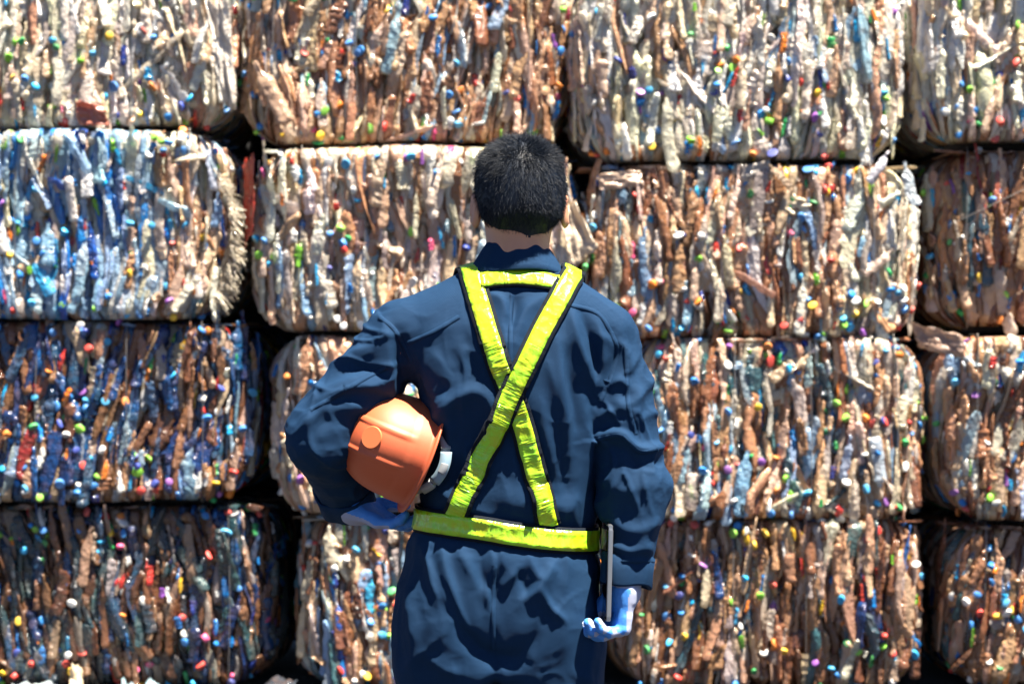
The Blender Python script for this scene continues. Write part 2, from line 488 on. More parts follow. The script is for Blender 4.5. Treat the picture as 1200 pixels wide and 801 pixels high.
# ------------------------------------------------------------------ worker: materials
def fabric_mat(name, rgb, weave=900, rough=.78, dust=.25):
    m, nt, b = new_mat(name)
    tc = node(nt, 'ShaderNodeTexCoord')
    n1 = node(nt, 'ShaderNodeTexNoise'); n1.inputs['Scale'].default_value = 9; n1.inputs['Detail'].default_value = 6
    n2 = node(nt, 'ShaderNodeTexNoise'); n2.inputs['Scale'].default_value = 140; n2.inputs['Detail'].default_value = 3
    mp = node(nt, 'ShaderNodeMapping'); mp.inputs['Rotation'].default_value = (R(35), R(40), R(20))
    wv = node(nt, 'ShaderNodeTexWave'); wv.inputs['Scale'].default_value = weave/6.28; wv.inputs['Distortion'].default_value = .6
    for n in (n1, n2, mp): nt.links.new(tc.outputs['Object'], n.inputs['Vector'])
    nt.links.new(mp.outputs['Vector'], wv.inputs['Vector'])
    mx = node(nt, 'ShaderNodeMix', data_type='RGBA')
    mx.inputs[6].default_value = (*[c*(1-dust) for c in rgb], 1); mx.inputs[7].default_value = (*[c*(1+dust) for c in rgb], 1)
    nt.links.new(n1.outputs['Fac'], mx.inputs[0]); nt.links.new(mx.outputs[2], b.inputs['Base Color'])
    ad = node(nt, 'ShaderNodeMath', operation='MULTIPLY_ADD'); ad.inputs[1].default_value = .35
    nt.links.new(wv.outputs['Fac'], ad.inputs[0]); nt.links.new(n2.outputs['Fac'], ad.inputs[2])
    bp = node(nt, 'ShaderNodeBump'); bp.inputs['Strength'].default_value = .55; bp.inputs['Distance'].default_value = .0022
    nt.links.new(ad.outputs[0], bp.inputs['Height']); nt.links.new(bp.outputs['Normal'], b.inputs['Normal'])
    b.inputs['Roughness'].default_value = rough
    b.inputs['Sheen Weight'].default_value = .0; b.inputs['Sheen Roughness'].default_value = .5
    b.inputs['Sheen Tint'].default_value = (.6, .75, 1, 1)
    b.inputs['Specular IOR Level'].default_value = .1
    return m
M_NAVY = fabric_mat('navy_twill', (.0088, .0325, .081))
M_WEB = fabric_mat('black_webbing', (.010, .014, .022), 1500, .7, .15)
M_KNIT = fabric_mat('white_knit', (.40, .44, .60), 700, .9, .06)
M_LATEX = simple_mat('blue_latex', (.06, .27, .76), .55, bump=.5, scale=260, var=.2)
M_SKIN = simple_mat('skin', (.60, .29, .18), .5, bump=.15, scale=500, var=.12)
M_SKIN.node_tree.nodes['Principled BSDF'].inputs['Subsurface Weight'].default_value = .12
M_SKIN.node_tree.nodes['Principled BSDF'].inputs['Subsurface Radius'].default_value = (.01, .004, .002)
M_HAIR = simple_mat('black_hair', (.006, .011, .022), .5, spec=.28)
M_EYE = simple_mat('eyeball', (.75, .72, .70), .15)
M_BOOT = simple_mat('boot_leather', (.03, .025, .02), .5, bump=.3, scale=120, var=.3)
M_SOLE = simple_mat('boot_rubber', (.015, .015, .015), .8)

def film_mat():
    m, nt, b = new_mat('lime_reflective_film')
    tc = node(nt, 'ShaderNodeTexCoord')
    n1 = node(nt, 'ShaderNodeTexNoise'); n1.inputs['Scale'].default_value = 34; n1.inputs['Detail'].default_value = 3; n1.inputs['Distortion'].default_value = .8
    vo = node(nt, 'ShaderNodeTexVoronoi'); vo.inputs['Scale'].default_value = 46; vo.inputs['Randomness'].default_value = 1
    for n in (n1, vo): nt.links.new(tc.outputs['Object'], n.inputs['Vector'])
    mx = node(nt, 'ShaderNodeMix', data_type='RGBA')
    mx.inputs[6].default_value = (.46, .58, .012, 1); mx.inputs[7].default_value = (.33, .74, .025, 1)
    rp = node(nt, 'ShaderNodeMapRange'); rp.inputs['From Min'].default_value = .38; rp.inputs['From Max'].default_value = .62
    nt.links.new(n1.outputs['Fac'], rp.inputs['Value']); nt.links.new(rp.outputs['Result'], mx.inputs[0])
    nt.links.new(mx.outputs[2], b.inputs['Base Color'])
    ad = node(nt, 'ShaderNodeMath', operation='ADD')
    nt.links.new(n1.outputs['Fac'], ad.inputs[0]); nt.links.new(vo.outputs['Distance'], ad.inputs[1])
    bp = node(nt, 'ShaderNodeBump'); bp.inputs['Strength'].default_value = .6; bp.inputs['Distance'].default_value = .0045
    nt.links.new(ad.outputs[0], bp.inputs['Height']); nt.links.new(bp.outputs['Normal'], b.inputs['Normal'])
    b.inputs['Roughness'].default_value = .28; b.inputs['Specular IOR Level'].default_value = .7
    b.inputs['Coat Weight'].default_value = .15; b.inputs['Coat Roughness'].default_value = .2
    return m
M_FILM = film_mat()

# ------------------------------------------------------------------ worker: build
person = empty('person', PX0)
tag(person, 'worker seen from behind in navy coveralls with a crossed lime reflective harness', 'person')
def pobj(name, V, F, mat, parent=None, smooth=True):
    return obj(name, np_mesh(name, np.asarray(V)-PX0, F, smooth), mat, parent or person)

BV, BF = surface_nets(sd_body, (-.42,3.60,.02), (.34,4.02,1.80), .0062)
body = pobj('body', BV, BF, M_SKIN)
for s in (-1, 1):
    bm = bmesh.new()
    bmesh.ops.create_uvsphere(bm, u_segments=16, v_segments=10, radius=.0115)
    bmesh.ops.translate(bm, verts=bm.verts, vec=Vector(unturn(HC+np.array([s*.031,.079,.002]))-PX0))
    ey = bm_obj('eye', bm, M_EYE, body)
    bm = bmesh.new(); bmesh.ops.create_cone(bm, cap_ends=True, segments=20, radius1=.0052, radius2=.0045, depth=.0012, matrix=Matrix.Translation(Vector(unturn(HC+np.array([s*.031,.0905,.002]))-PX0)) @ Matrix.Rotation(YAW, 4, 'Z') @ Matrix.Rotation(R(-90), 4, 'X'))
    bm_obj('iris', bm, M_HAIR, ey, smooth=False)

CV, CF = build_coverall()
coverall = pobj('coverall', CV, CF, M_NAVY)
surf = Surf(CV, CF)

# collar: a stand that folds over into a fall, open at the throat
def build_collar():
    n = 90; prof = [(-.016,-.055),(-.012,-.020),(-.007,.000),(-.001,.004),(.005,.001),(.013,-.010),(.023,-.026),(.034,-.042),(.041,-.052),(.038,-.055),(.026,-.047),(.004,-.020)]
    V = []; m = len(prof)
    for i in range(n):
        ph = R(-90) + R(158)*(2*i/(n-1)-1)       # -90 degrees = the back of the neck
        front = (1+math.sin(ph))/2
        for r, z in prof:
            wob = .002*math.sin(ph*5+1)+.0015*math.sin(ph*11)
            a = .055+r*1.15+wob; b = .058+r*.62+wob*.7
            V.append((.008+a*math.cos(ph), 3.792+b*math.sin(ph)*(1+.12*front), 1.5475-.030*front**1.5+z*(1+.35*front)+.0015*math.sin(ph*4)))
    F = []
    for i in range(n-1):
        for j in range(m):
            k = (j+1) % m
            F.append((i*m+j, i*m+k, (i+1)*m+k, (i+1)*m+j))
    return np.array(V), np.array(F)[:, ::-1]
pobj('collar', *build_collar(), M_NAVY, coverall)

# cuffs
def build_cuff(a, b, r0, r1, t0, t1, seed):
    a, b = np.array(a), np.array(b); u = (b-a)/np.linalg.norm(b-a)
    x = np.cross(u, (0,0,1)) if abs(u[2]) < .9 else np.cross(u, (0,1,0)); x /= np.linalg.norm(x); y = np.cross(u, x)
    prof = [(r0+.001, t0), (r0+.005, t0+.002), ((r0+r1)/2+.004, (t0+t1)/2), (r1+.005, t1-.004), (r1+.003, t1), (r1-.002, t1-.001), (r1-.003, t1-.02), (r0-.008, t0+.02)]
    n = 64; m = len(prof); V = []; F = []
    for i in range(n):
        ph = 2*math.pi*i/n
        k = 1+.07*math.sin(2*ph+seed)+.035*math.sin(5*ph+seed*2)+.015*math.sin(9*ph)
        for j, (r, t) in enumerate(prof):
            V.append(b+u*(t+.003*math.sin(3*ph+seed))+(x*math.cos(ph)+y*math.sin(ph))*r*k)
            F.append((i*m+j, i*m+(j+1) % m, ((i+1) % n)*m+(j+1) % m, ((i+1) % n)*m+j))
    return np.array(V), np.array(F)
pobj('cuff', *build_cuff(EL_L, WR_L, .052, .050, -.040, .022, 1), M_NAVY, coverall)
pobj('cuff', *build_cuff(EL_R, WR_R, .043, .042, -.035, .024, 2), M_NAVY, coverall)

# ---- bands over the cloth (and the front placket)
def dense(P, step=.005):
    P = np.asarray(P, float); L = np.sqrt((np.diff(P, axis=0)**2).sum(1)); c = np.concatenate([[0], np.cumsum(L)])
    n = max(3, int(c[-1]/step)+1); t = np.linspace(0, c[-1], n)
    return np.stack([np.interp(t, c, P[:, k]) for k in range(P.shape[1])], -1)
def lay(C, N, half, lift, k=5, env=True, across=None, closed=False):
    """settle a band on the cloth: C centres near it, N outward; returns centres, sideways, normals"""
    N = np.stack([smooth1(N[:, i], k) for i in range(3)], -1); N /= np.linalg.norm(N, axis=1)[:, None]
    C = np.stack([smooth1(C[:, i], max(1, k//2)) for i in range(3)], -1)
    T = np.gradient(C, axis=0); T /= np.linalg.norm(T, axis=1)[:, None]
    N -= (N*T).sum(1)[:, None]*T; N /= np.linalg.norm(N, axis=1)[:, None]
    X = np.cross(T, N)
    H = np.zeros((len(C), 5))
    for i in range(len(C)):
        for j, u in enumerate((-1, -.5, 0, .5, 1)):
            o = C[i]+X[i]*half*u+N[i]*.05
            r = surf.t.ray_cast(Vector(o), Vector(-N[i]), .09)
            H[i, j] = .05-r[3] if r[0] else 0
    H = np.clip(H, -.03, .012)
    hm = H.max(1)
    H = np.maximum(.45*H+.55*hm[:, None], H) if half > .01 else H
    H = np.stack([[H[max(0, i-3):i+4, j].max() for i in range(len(H))] for j in range(5)], -1)
    H = np.stack([smooth1(H[:, j], 6 if half > .01 else 2) for j in range(5)], -1)
    H = .5*H+.25*(np.roll(H, 1, 1)*[0,1,1,1,1]+H*[1,0,0,0,0])+.25*(np.roll(H, -1, 1)*[1,1,1,1,0]+H*[0,0,0,0,1])
    h = H[:, 2]
    lay.rel = H-h[:, None]
    return C+N*(h+lift)[:, None], X, N
def px_back(pts, n=20):
    out = []; nn = []
    for x, y in spline(pts, n):
        p = W(x, y, 3.69); d = p-Vector((0, 0, CAMZ))
        r = surf.t.ray_cast(Vector((0, 0, CAMZ)), d.normalized())
        if r[0] is None: continue
        out.append(r[0][:]); nn.append(r[1][:] if r[1].y < 0 else (-r[1])[:])
    return np.array(out), np.array(nn)
def strap_path(pts, xf_top, xf_bot):
    """up the back along pts (photo px, from the belt to the shoulder), over it and down the chest"""
    C, N = px_back(pts[::-1])
    C = list(C); N = list(N)
    top = C[-1]; x0 = top[0]; O = Vector((0, 3.80, 1.395))
    a0 = math.atan2(-(top[1]-O.y), top[2]-O.z)
    for k in range(1, 26):
        t = k/26; a = a0*(1-t)+R(-62)*t
        x = x0*(1-t)+xf_top*t
        d = Vector((0, -math.sin(a), math.cos(a)))
        r = surf.t.ray_cast(Vector((x, O.y, O.z))+d*.35, -d)
        if r[0]: C.append(r[0][:]); N.append((d*.6+r[1]*.4 if r[1].dot(d) > 0 else d)[:])
    z0 = C[-1][2]
    for k in range(1, 40):
        t = k/39; z = z0*(1-t)+1.02*t; x = xf_top*(1-t)+xf_bot*t
        r = surf.t.ray_cast(Vector((x, 4.3, z)), Vector((0, -1, 0)))
        if r[0]: C.append(r[0][:]); N.append((0, 1, 0))
    CN = dense(np.hstack([np.array(C), np.array(N)]))
    return CN[:, :3], CN[:, 3:]
def belt_path():
    C = []; N = []
    for k in range(161):
        th = 2*math.pi*k/160
        d = Vector((math.cos(th), math.sin(th), 0))
        o = Vector((-.011, 3.81, 0)); x = o.x+d.x*.17; o.z = BELT_Z(x)
        r = surf.t.ray_cast(o, d)
        lim = np.linspace(.05, .3, 126); dd = sd_torso(np.array(o)[None]+lim[:, None]*np.array(d))
        rt = lim[np.argmax(dd > 0)]
        C.append((o+d*min(r[3] if r[0] else 9, rt+.006))[:]); N.append(d[:])
    CN = dense(np.hstack([np.array(C), np.array(N)]))
    return CN[:, :3], CN[:, 3:]
def band(C, X, N, half, thick, seed, amp):
    s = np.arange(len(C))*.005
    wob = np.stack([amp*(vnoise(np.stack([s*30, s*0+u*1.7, s*0], -1), seed)+.5*vnoise(np.stack([s*70, s*0+u*2.5, s*0], -1), seed+1)) for u in (-1,-.5,0,.5,1)], -1)
    h = np.full(len(C), half)
    return ribbon_mesh('b', C, X, N, h, thick, 5, wob+lay.rel)
harness = None
def strap(C, N, half_web, half_film, lift, seed):
    global harness
    C, X, N = lay(C, N, half_web, lift)
    V, F = band(C, X, N, half_web, .0012, seed, .0004)
    w = pobj('webbing', V, F, M_WEB, harness)
    V, F = band(C+N*.0018, X, N, half_film, .0012, seed, .0007)
    return w, pobj('reflective_tape', V, F, M_FILM, w)
harness = link(bpy.data.objects.new('harness', None), person)
strapB = strap_path([(552,319),(576,400),(594,450),(611,495),(643,616)], -.10, -.10)
strap(*strapB, .0235, .0168, .003, 21)
strapA = strap_path([(672,319),(629,400),(583,495),(533,604)], .12, .10)
strap(*strapA, .0235, .0168, .0065, 22)
C, N = px_back([(563,330),(585,327),(606,326),(630,328),(655,333)])
CN = dense(np.hstack([C, N])); strap(CN[:, :3], CN[:, 3:], .0195, .0155, .0045, 23)
strap(*belt_path(), .0245, .0188, .006, 24)

# ---- seams: narrow double-stitched bands of the same cloth
for pts in ([(478,402),(507,389),(538,371)], [(445,371),(461,385),(471,402),(482,424)], [(364,480),(392,464),(430,442),(454,430)],
            [(664,356),(700,367),(717,391)], [(717,391),(723,412),(714,446),(704,470)], [(733,404),(735,440),(737,478),(745,508)],
            [(696,516),(727,511),(750,529),(778,524)], [(580,662),(578,700),(578,760)], [(558,306),(606,312),(652,308)][:0] or [(600,345),(598,400),(600,450)]):
    C, N = px_back(pts, 16)
    if len(C) < 4: continue
    CN = dense(np.hstack([C, N]), .004)
    C, X, N = lay(CN[:, :3], CN[:, 3:], .003, .0002, 2)
    V, F = ribbon_mesh('s', C, X, N, np.full(len(C), .0044), .0011, 3, lay.rel[:, ::2]*1.0)
    sm = pobj('seam', V, F, M_NAVY, coverall)

# ------------------------------------------------------------------ gloves: five separate fingers, bent
def sd_hand(P, o, u, v, n, curls, thumb, spread=.0, rf=.0105):
    """o wrist, u towards the knuckles, v towards the thumb side, n out of the palm"""
    M = np.stack([u, v, n], -1)
    palm = sd_box(P, o+u*.050+n*.001, (.046, .041, .0145), M, .0135)
    palm = smin(palm, sd_ell(P, o+u*.038+v*.026+n*.009, (.030, .018, .014), M), .012)      # ball of the thumb
    d = smin(palm, sd_cone(P, o-u*.022, o+u*.020, .031, .034), .02)
    for i, (c, L) in enumerate(zip(curls, (.062, .074, .080, .072))):
        off = (-.0315+.021*i)
        p = o+u*(.088+(.0, .005, .007, .004)[i])+v*off
        ang = 0; pts = [p-u*.02, p]
        for ca, f in zip(c, (.46, .30, .24)):
            ang += math.radians(ca)
            dr = u*math.cos(ang)+n*math.sin(ang)+v*(spread*(i-1.5))
            p = p+dr/np.linalg.norm(dr)*L*f; pts.append(p)
        r = rf*(.92, 1.0, 1.03, 1.0)[i]
        d = smin(d, sd_chain(P, pts, [r*1.05, r*1.05, r, r*.95, r*.85], .006), .0045)
    tp = [o+u*.028+v*.026+n*.006]
    for du, dv, dn in thumb: tp.append(tp[-1]+u*du+v*dv+n*dn)
    d = smin(d, sd_chain(P, tp, [.015, .0135, .0125, .0105], .006), .008)
    return d
def frame(u, n):
    u = unit(u); n = np.asarray(n, float); n = unit(n-(n@u)*u); return u, n
def glove(name_, o, u, n, right, curls, thumb, lo, hi):
    u, n = frame(u, n); v = np.cross(u, n) if right else np.cross(n, u)
    f = lambda P: sd_hand(P, o, u, v, n, curls, thumb)
    V, F = surface_nets(f, lo, hi, .0026)
    # knit wrinkles
    g = grad(f, V, .001); N = g/np.linalg.norm(g, axis=1)[:, None]
    V = V+N*(.0007*vnoise(V*120, 3)+.0006*np.sin(((V-o)@u)*2*math.pi/.006)*(((V-o)@u) < .004))[:, None]
    me = np_mesh('glove', V-PX0, F)
    me.materials.append(M_KNIT); me.materials.append(M_LATEX)
    cen = V[F].mean(1); nn = N[F].mean(1)
    al = (cen-o)@u
    dip = (nn@n > (.08 if right else -.30)+.12*vnoise(cen*60, 5)) | (al > .115)
    dip &= al > .012
    me.polygons.foreach_set('material_index', dip.astype(np.int32))
    bpy_o = obj('glove', me, None, person); return bpy_o
oL = np.array(WR_L)+np.array([.002,-.012,-.012])
glove('l', oL, (.86,-.30,-.34), (.30,-.10,.95), False, [(18,26,22),(14,24,20),(12,24,20),(10,22,20)],
      [(.022,.022,.010),(.026,.008,.010),(.022,-.002,.008)], oL-.13, oL+.20)
oR = np.array(WR_R)+np.array([-.006,-.002,-.012])
glove('r', oR, (-.14,-.02,-1), (-1,-.34,.10), True, [(72,36,34),(70,36,34),(68,36,32),(66,36,30)],
      [(.030,.020,.016),(.026,.004,.016),(.022,-.004,.006)], np.array([.06,3.58,.74]), np.array([.31,3.84,.99]))

# ------------------------------------------------------------------ hair
def sd_cran(P): return sd_ell(P, HC+(0,-.004,.000), (.0765,.092,.090))
def hair_cap(P):
    P = turn(P)
    q = P-HC
    zmin = np.interp(q[...,1], [-.12,-.03,-.018,-.008,.004,.02,.036,.05,.075,.10], [-.088,-.086,-.080,-.055,-.012,-.012,-.030,.010,.046,.056])
    zmin = zmin+.011*np.clip(1-(q[...,0]/.045)**2, 0, 1)*(q[...,1] < 0)
    e = q[...,2]-zmin
    t = -.012+.022*smoothstep(-.012, .045, e)+.001*smoothstep(.03, .09, q[...,2])
    base = smin(sd_cran(P), sd_cone(P, HC+(0,-.030,-.040), HC+(0,-.026,-.088), .060, .0565), .02)
    return base-t
HV, HF = surface_nets(hair_cap, HC-.13, HC+.13, .004)
HV = HV+0
def build_hair():
    f = hair_cap
    cen = HV[HF].mean(1)
    q = turn(cen)-HC
    zmin = np.interp(q[:,1], [-.12,-.03,-.018,-.008,.004,.02,.036,.05,.075,.10], [-.088,-.086,-.080,-.055,-.012,-.012,-.030,.010,.046,.056])
    zmin = zmin+.011*np.clip(1-(q[:,0]/.045)**2, 0, 1)*(q[:,1] < 0)
    e = q[:,2]-zmin
    ok = np.nonzero(e > -.004)[0]
    pick = RNG.choice(ok, 19000)
    tri = HV[HF[pick]]; w = RNG.dirichlet((1,1,1,1), len(pick))
    P = (tri*w[..., None]).sum(1)
    g = grad(f, P, .002); N = g/np.linalg.norm(g, axis=1)[:, None]
    q = P-HC; top = smoothstep(.015, .075, q[:,2])
    L = (.006+.004*smoothstep(0, .05, e[pick])+.009*top)*RNG.uniform(.5, 1.3, len(P))
    # growth: away from a crown whorl, down at the sides
    wh = HC+np.array([.008,-.055,.075]); r = P-wh; r -= (r*N).sum(1)[:, None]*N
    r /= np.linalg.norm(r, axis=1)[:, None]+1e-6
    sw = np.cross(N, r)
    D = N*(.5+.25*top)[:, None]+r*.55+sw*.2+.55*np.stack([vnoise(P*38, 21), vnoise(P*38, 22), vnoise(P*38, 23)], -1)+np.array([0,0,-.35])*(1-top)[:, None]
    D += vnoise(P*90, 2)[:, None]*sw*.5+RNG.normal(0, .30, P.shape)
    D /= np.linalg.norm(D, axis=1)[:, None]
    X = np.cross(D, RNG.normal(0, 1, P.shape)); X /= np.linalg.norm(X, axis=1)[:, None]; Y = np.cross(D, X)
    bend = r*.5+np.array([0,0,-.3])
    V = []; S = 4; w0 = .00055
    for k in range(S+1):
        t = k/S
        c = P-N*.002+(D*t+bend*t*t*.35+X*.22*np.sin(t*4+P[:, :1]*300)*t)*L[:, None]
        for a in range(3):
            an = 2*math.pi*a/3
            V.append(c+(X*math.cos(an)+Y*math.sin(an))*w0*(1-.75*t))
    V = np.stack(V, 1); n = len(P); F = []
    base = np.arange(n)*(3*(S+1))
    for k in range(S):
        for a in range(3):
            b = (a+1) % 3
            F.append(np.stack([base+k*3+a, base+k*3+b, base+k*3+3+b, base+k*3+3+a], -1))
    F = np.concatenate(F)
    V = V.reshape(-1, 3)
    return np.vstack([HV, V]), np.vstack([HF, F+len(HV)])
pobj('hair', *build_hair(), M_HAIR, body)

# ------------------------------------------------------------------ boots
for an, s in ((AN_L, -1), (AN_R, 1)):
    an = np.array(an); fw = unit((s*.16, 1, 0))
    Mb = np.stack([np.cross(fw, (0,0,1)), fw, (0,0,1)], -1)
    def f(P, an=an, fw=fw, Mb=Mb):
        c = an*np.array([1,1,0])+np.array([0,0,GZ])
        d = sd_cone(P, c+(0,0,.16), c+(0,0,.07), .052, .05)
        d = smin(d, sd_ell(P, c+fw*.09+np.array([0,0,.055]), (.048,.115,.045), Mb), .03)
        d = smin(d, sd_ell(P, c-fw*.02+np.array([0,0,.055]), (.042,.055,.05), Mb), .02)
        return smax(d, GZ+.024-P[...,2], .004)
    V, F = surface_nets(f, an+np.array([-.14,-.16,-.12]), an+np.array([.14,.26,.14]), .008)
    bt = pobj('boot', V, F, M_BOOT)
    def g(P, an=an, fw=fw, Mb=Mb):
        c = an*np.array([1,1,0])+np.array([0,0,GZ])
        d = smin(sd_ell(P, c+fw*.10+np.array([0,0,.014]), (.052,.118,.3), Mb), sd_ell(P, c-fw*.02+np.array([0,0,.014]), (.045,.066,.3), Mb), .02)
        return smax(d, np.abs(P[...,2]-GZ-.014)-.013, .003)
    V, F = surface_nets(g, an+np.array([-.14,-.16,-.115]), an+np.array([.14,.26,-.04]), .007)
    pobj('sole', V, F, M_SOLE, bt)

# ------------------------------------------------------------------ hard hat, held under the left arm
M_SHELL = simple_mat('orange_plastic', (.55, .112, .044), .52, bump=.12, scale=60, var=.10)
M_BADGE = simple_mat('pale_orange_disc', (.64, .165, .055), .5)  # paler than the shell: light on the embossing is put into the colour
M_BAND = simple_mat('grey_white_plastic', (.30, .32, .34), .4, var=.1, scale=100)
M_RATCH = simple_mat('pale_blue_plastic', (.20, .29, .36), .35)
M_FOAM = simple_mat('grey_strap', (.30, .30, .31), .8, bump=.3, scale=300)
hc_up = unit((-.90,-.16,.36)); hc_rear = unit(np.array([.0,-1,0])-(np.array([.0,-1,0])@hc_up)*hc_up); hc_w = np.cross(hc_rear, hc_up)
HM = Matrix(np.stack([hc_w, hc_rear, hc_up], -1).tolist()).to_4x4()
hat = empty('hard_hat', W(481, 528, 3.79))
hat.rotation_euler = HM.to_euler()
tag(hat, 'orange hard hat on its side tucked under the left arm of the worker', 'hard hat')
def hat_shell():
    HW, HL, HH = .099, .125, .129
    nt, nf = 56, 224; V = []
    rows = []
    for i in range(nt+1):                               # crown to skirt
        th = (i/nt)*R(90)
        rows.append((math.sin(th)**.72, math.cos(th)**.74 if i < nt else 0, 0, 0))
    rows += [(1.0, -.10, .0, 0), (1.012, -.145, .0, 0), (1.012, -.155, .4, 0), (1.012, -.165, 1, 0), (1.012, -.19, 1.0, 0), (1.0, -.185, .3, 0), (.97, -.16, 0, 0), (.96, -.05, 0, 0), (.96, .0, 0, 0)]
    inner = []
    for i in range(nt, -1, -1):
        th = (i/nt)*R(90)
        inner.append((math.sin(th)**.72*.965, (math.cos(th)**.74 if i < nt else 0)*.965, 0, 1))
    rows += inner
    for s, c, fl, inn in rows:
        for j in range(nf):
            ph = 2*math.pi*j/nf
            x = HW*s*math.cos(ph); y = HL*s*math.sin(ph); z = HH*c
            front = max(0, -math.sin(ph))
            out = fl*(.015+.028*front**2)
            x += out*math.cos(ph); y += out*math.sin(ph)
            z -= fl*.012*front**2
            if not inn and c > 0.02:
                k = smoothstep(.04, .30, c)*1.0
                rb = 0
                for xc, wd, hgt in ((-.030, .005, .0026), (.030, .005, .0026)):
                    rb += hgt*float(1-smoothstep(wd*.5, wd*1.5, abs(x-xc)))
                n = unit((x/HW**2, y/HL**2, z/HH**2+1e-6))
                x += n[0]*rb*k; y += n[1]*rb*k; z += n[2]*rb*k
            if not inn and -.12 < c <= .14:              # raised band above the brim
                kk = .0018*float(smoothstep(.14, .12, c)); x += kk*math.cos(ph); y += kk*math.sin(ph)
            V.append((x, y, z))
    F = []
    for i in range(len(rows)-1):
        for j in range(nf):
            k = (j+1) % nf
            F.append((i*nf+j, (i+1)*nf+j, (i+1)*nf+k, i*nf+k))
    return np.array(V), np.array(F)
obj('shell', np_mesh('shell', *hat_shell()), M_SHELL, hat)
# moulded disc at the back of the crown
bm = bmesh.new()
th, ph = R(52), R(93)
p = Vector((.099*math.sin(th)**.72*math.cos(ph), .125*math.sin(th)**.72*math.sin(ph), .129*math.cos(th)**.74))
nn = Vector((np.sign(p.x)*abs(p.x/.099)**1.8/.099, np.sign(p.y)*abs(p.y/.125)**1.8/.125, (p.z/.129)**1.8/.129)).normalized()
Mt = Matrix.Translation(p+nn*.0016) @ nn.to_track_quat('Z', 'Y').to_matrix().to_4x4()
bmesh.ops.create_cone(bm, cap_ends=True, segments=40, radius1=.0215, radius2=.020, depth=.003, matrix=Mt)
bm_obj('disc', bm, M_BADGE, hat, smooth=False)
def strip_ring(path, width, thick, wdir):
    """flat strap: path (n,3), wide along wdir"""
    P = np.array(path); T = np.gradient(P, axis=0); T /= np.linalg.norm(T, axis=1)[:, None]
    Wd = np.array(wdir, float); Wd = Wd-(T@Wd)[:, None]*T; Wd /= np.linalg.norm(Wd, axis=1)[:, None]
    N = np.cross(T, Wd)
    return ribbon_mesh('r', P, Wd, N, np.full(len(P), width/2), thick, 3)
pth = []
for k in range(81):
    ph = 2*math.pi*k/80
    rear = max(0, math.sin(ph))
    pth.append((.080*math.cos(ph), .104*math.sin(ph)+.014*rear**2, .008-.060*rear**1.3))
hb = obj('headband', np_mesh('headband', *strip_ring(pth, .016, .002, (0, -.25, 1))), M_BAND, hat)
def band_at(ph, out):
    rear = max(0, math.sin(ph))
    return Vector(((.080+out)*math.cos(ph), (.104+out)*math.sin(ph)+.014*rear**2, .008-.060*rear**1.3))
def band_plate(name, p0, p1, width, out, mat):
    ps = [band_at(p0+(p1-p0)*k/15, out) for k in range(16)]
    V, F = strip_ring(ps, width, .003, (0, -.25, 1))
    return obj(name, np_mesh(name, V, F, False), mat, hb)
band_plate('ratchet', R(70), R(110), .021, .005, M_RATCH)
band_plate('strap_guide', R(50), R(66), .018, .004, M_BAND)
band_plate('strap_guide', R(114), R(130), .018, .004, M_BAND)
band_plate('knob', R(84), R(96), .014, .008, M_BAND)
for a0 in (R(40), R(140), R(220), R(320)):               # the straps of the cradle
    pp = []
    for k in range(20):
        t = k/19; r = 1-t*.9
        pp.append((.084*math.cos(a0)*r, .102*math.sin(a0)*r, -.002+.095*(1-(1-t)**2)))
    obj('cradle_strap', np_mesh('cradle_strap', *strip_ring(pp, .02, .0015, (-math.sin(a0), math.cos(a0), 0))), M_FOAM, hat)
pp = []
for k in range(40):                                       # chin strap hanging out of the opening
    t = k/39; a = R(200)+R(140)*t
    pp.append((.088*math.cos(a), .095*math.sin(a)*.6+.02, .0-.065*math.sin(math.pi*t)))
obj('chin_strap', np_mesh('chin_strap', *strip_ring(pp, .014, .0015, (0, 1, .3))), M_FOAM, hat)

# ------------------------------------------------------------------ tablet in the right hand
M_ALU = simple_mat('brushed_aluminium', (.36, .38, .41), .3, metal=.8)
M_SCREEN = simple_mat('dark_glass', (.01, .012, .016), .06, spec=.6)
tab = empty('tablet', TAB_C)
tab.rotation_euler = Matrix(TAB_M.tolist()).to_euler()
tag(tab, 'thin silver tablet held edge-on in the right gloved hand of the worker', 'tablet')
bm = bmesh.new(); bmesh.ops.create_cube(bm, size=1, matrix=Matrix.Diagonal((*(TAB_H*2), 1)))
bmesh.ops.bevel(bm, geom=[e for e in bm.edges if abs((e.verts[0].co-e.verts[1].co).x) > .001], offset=.008, segments=4, affect='EDGES')
bmesh.ops.bevel(bm, geom=[e for e in bm.edges if len(e.link_faces) == 2 and e.calc_face_angle(0) > 1], offset=.0012, segments=2, affect='EDGES')
bm_obj('case', bm, M_ALU, tab, smooth=False)
bm = bmesh.new(); bmesh.ops.create_cube(bm, size=1, matrix=Matrix.Translation((-TAB_H[0]-.0003, 0, 0)) @ Matrix.Diagonal((.0012, TAB_H[1]*2-.006, TAB_H[2]*2-.006, 1)))
bm_obj('screen', bm, M_SCREEN, tab, smooth=False)
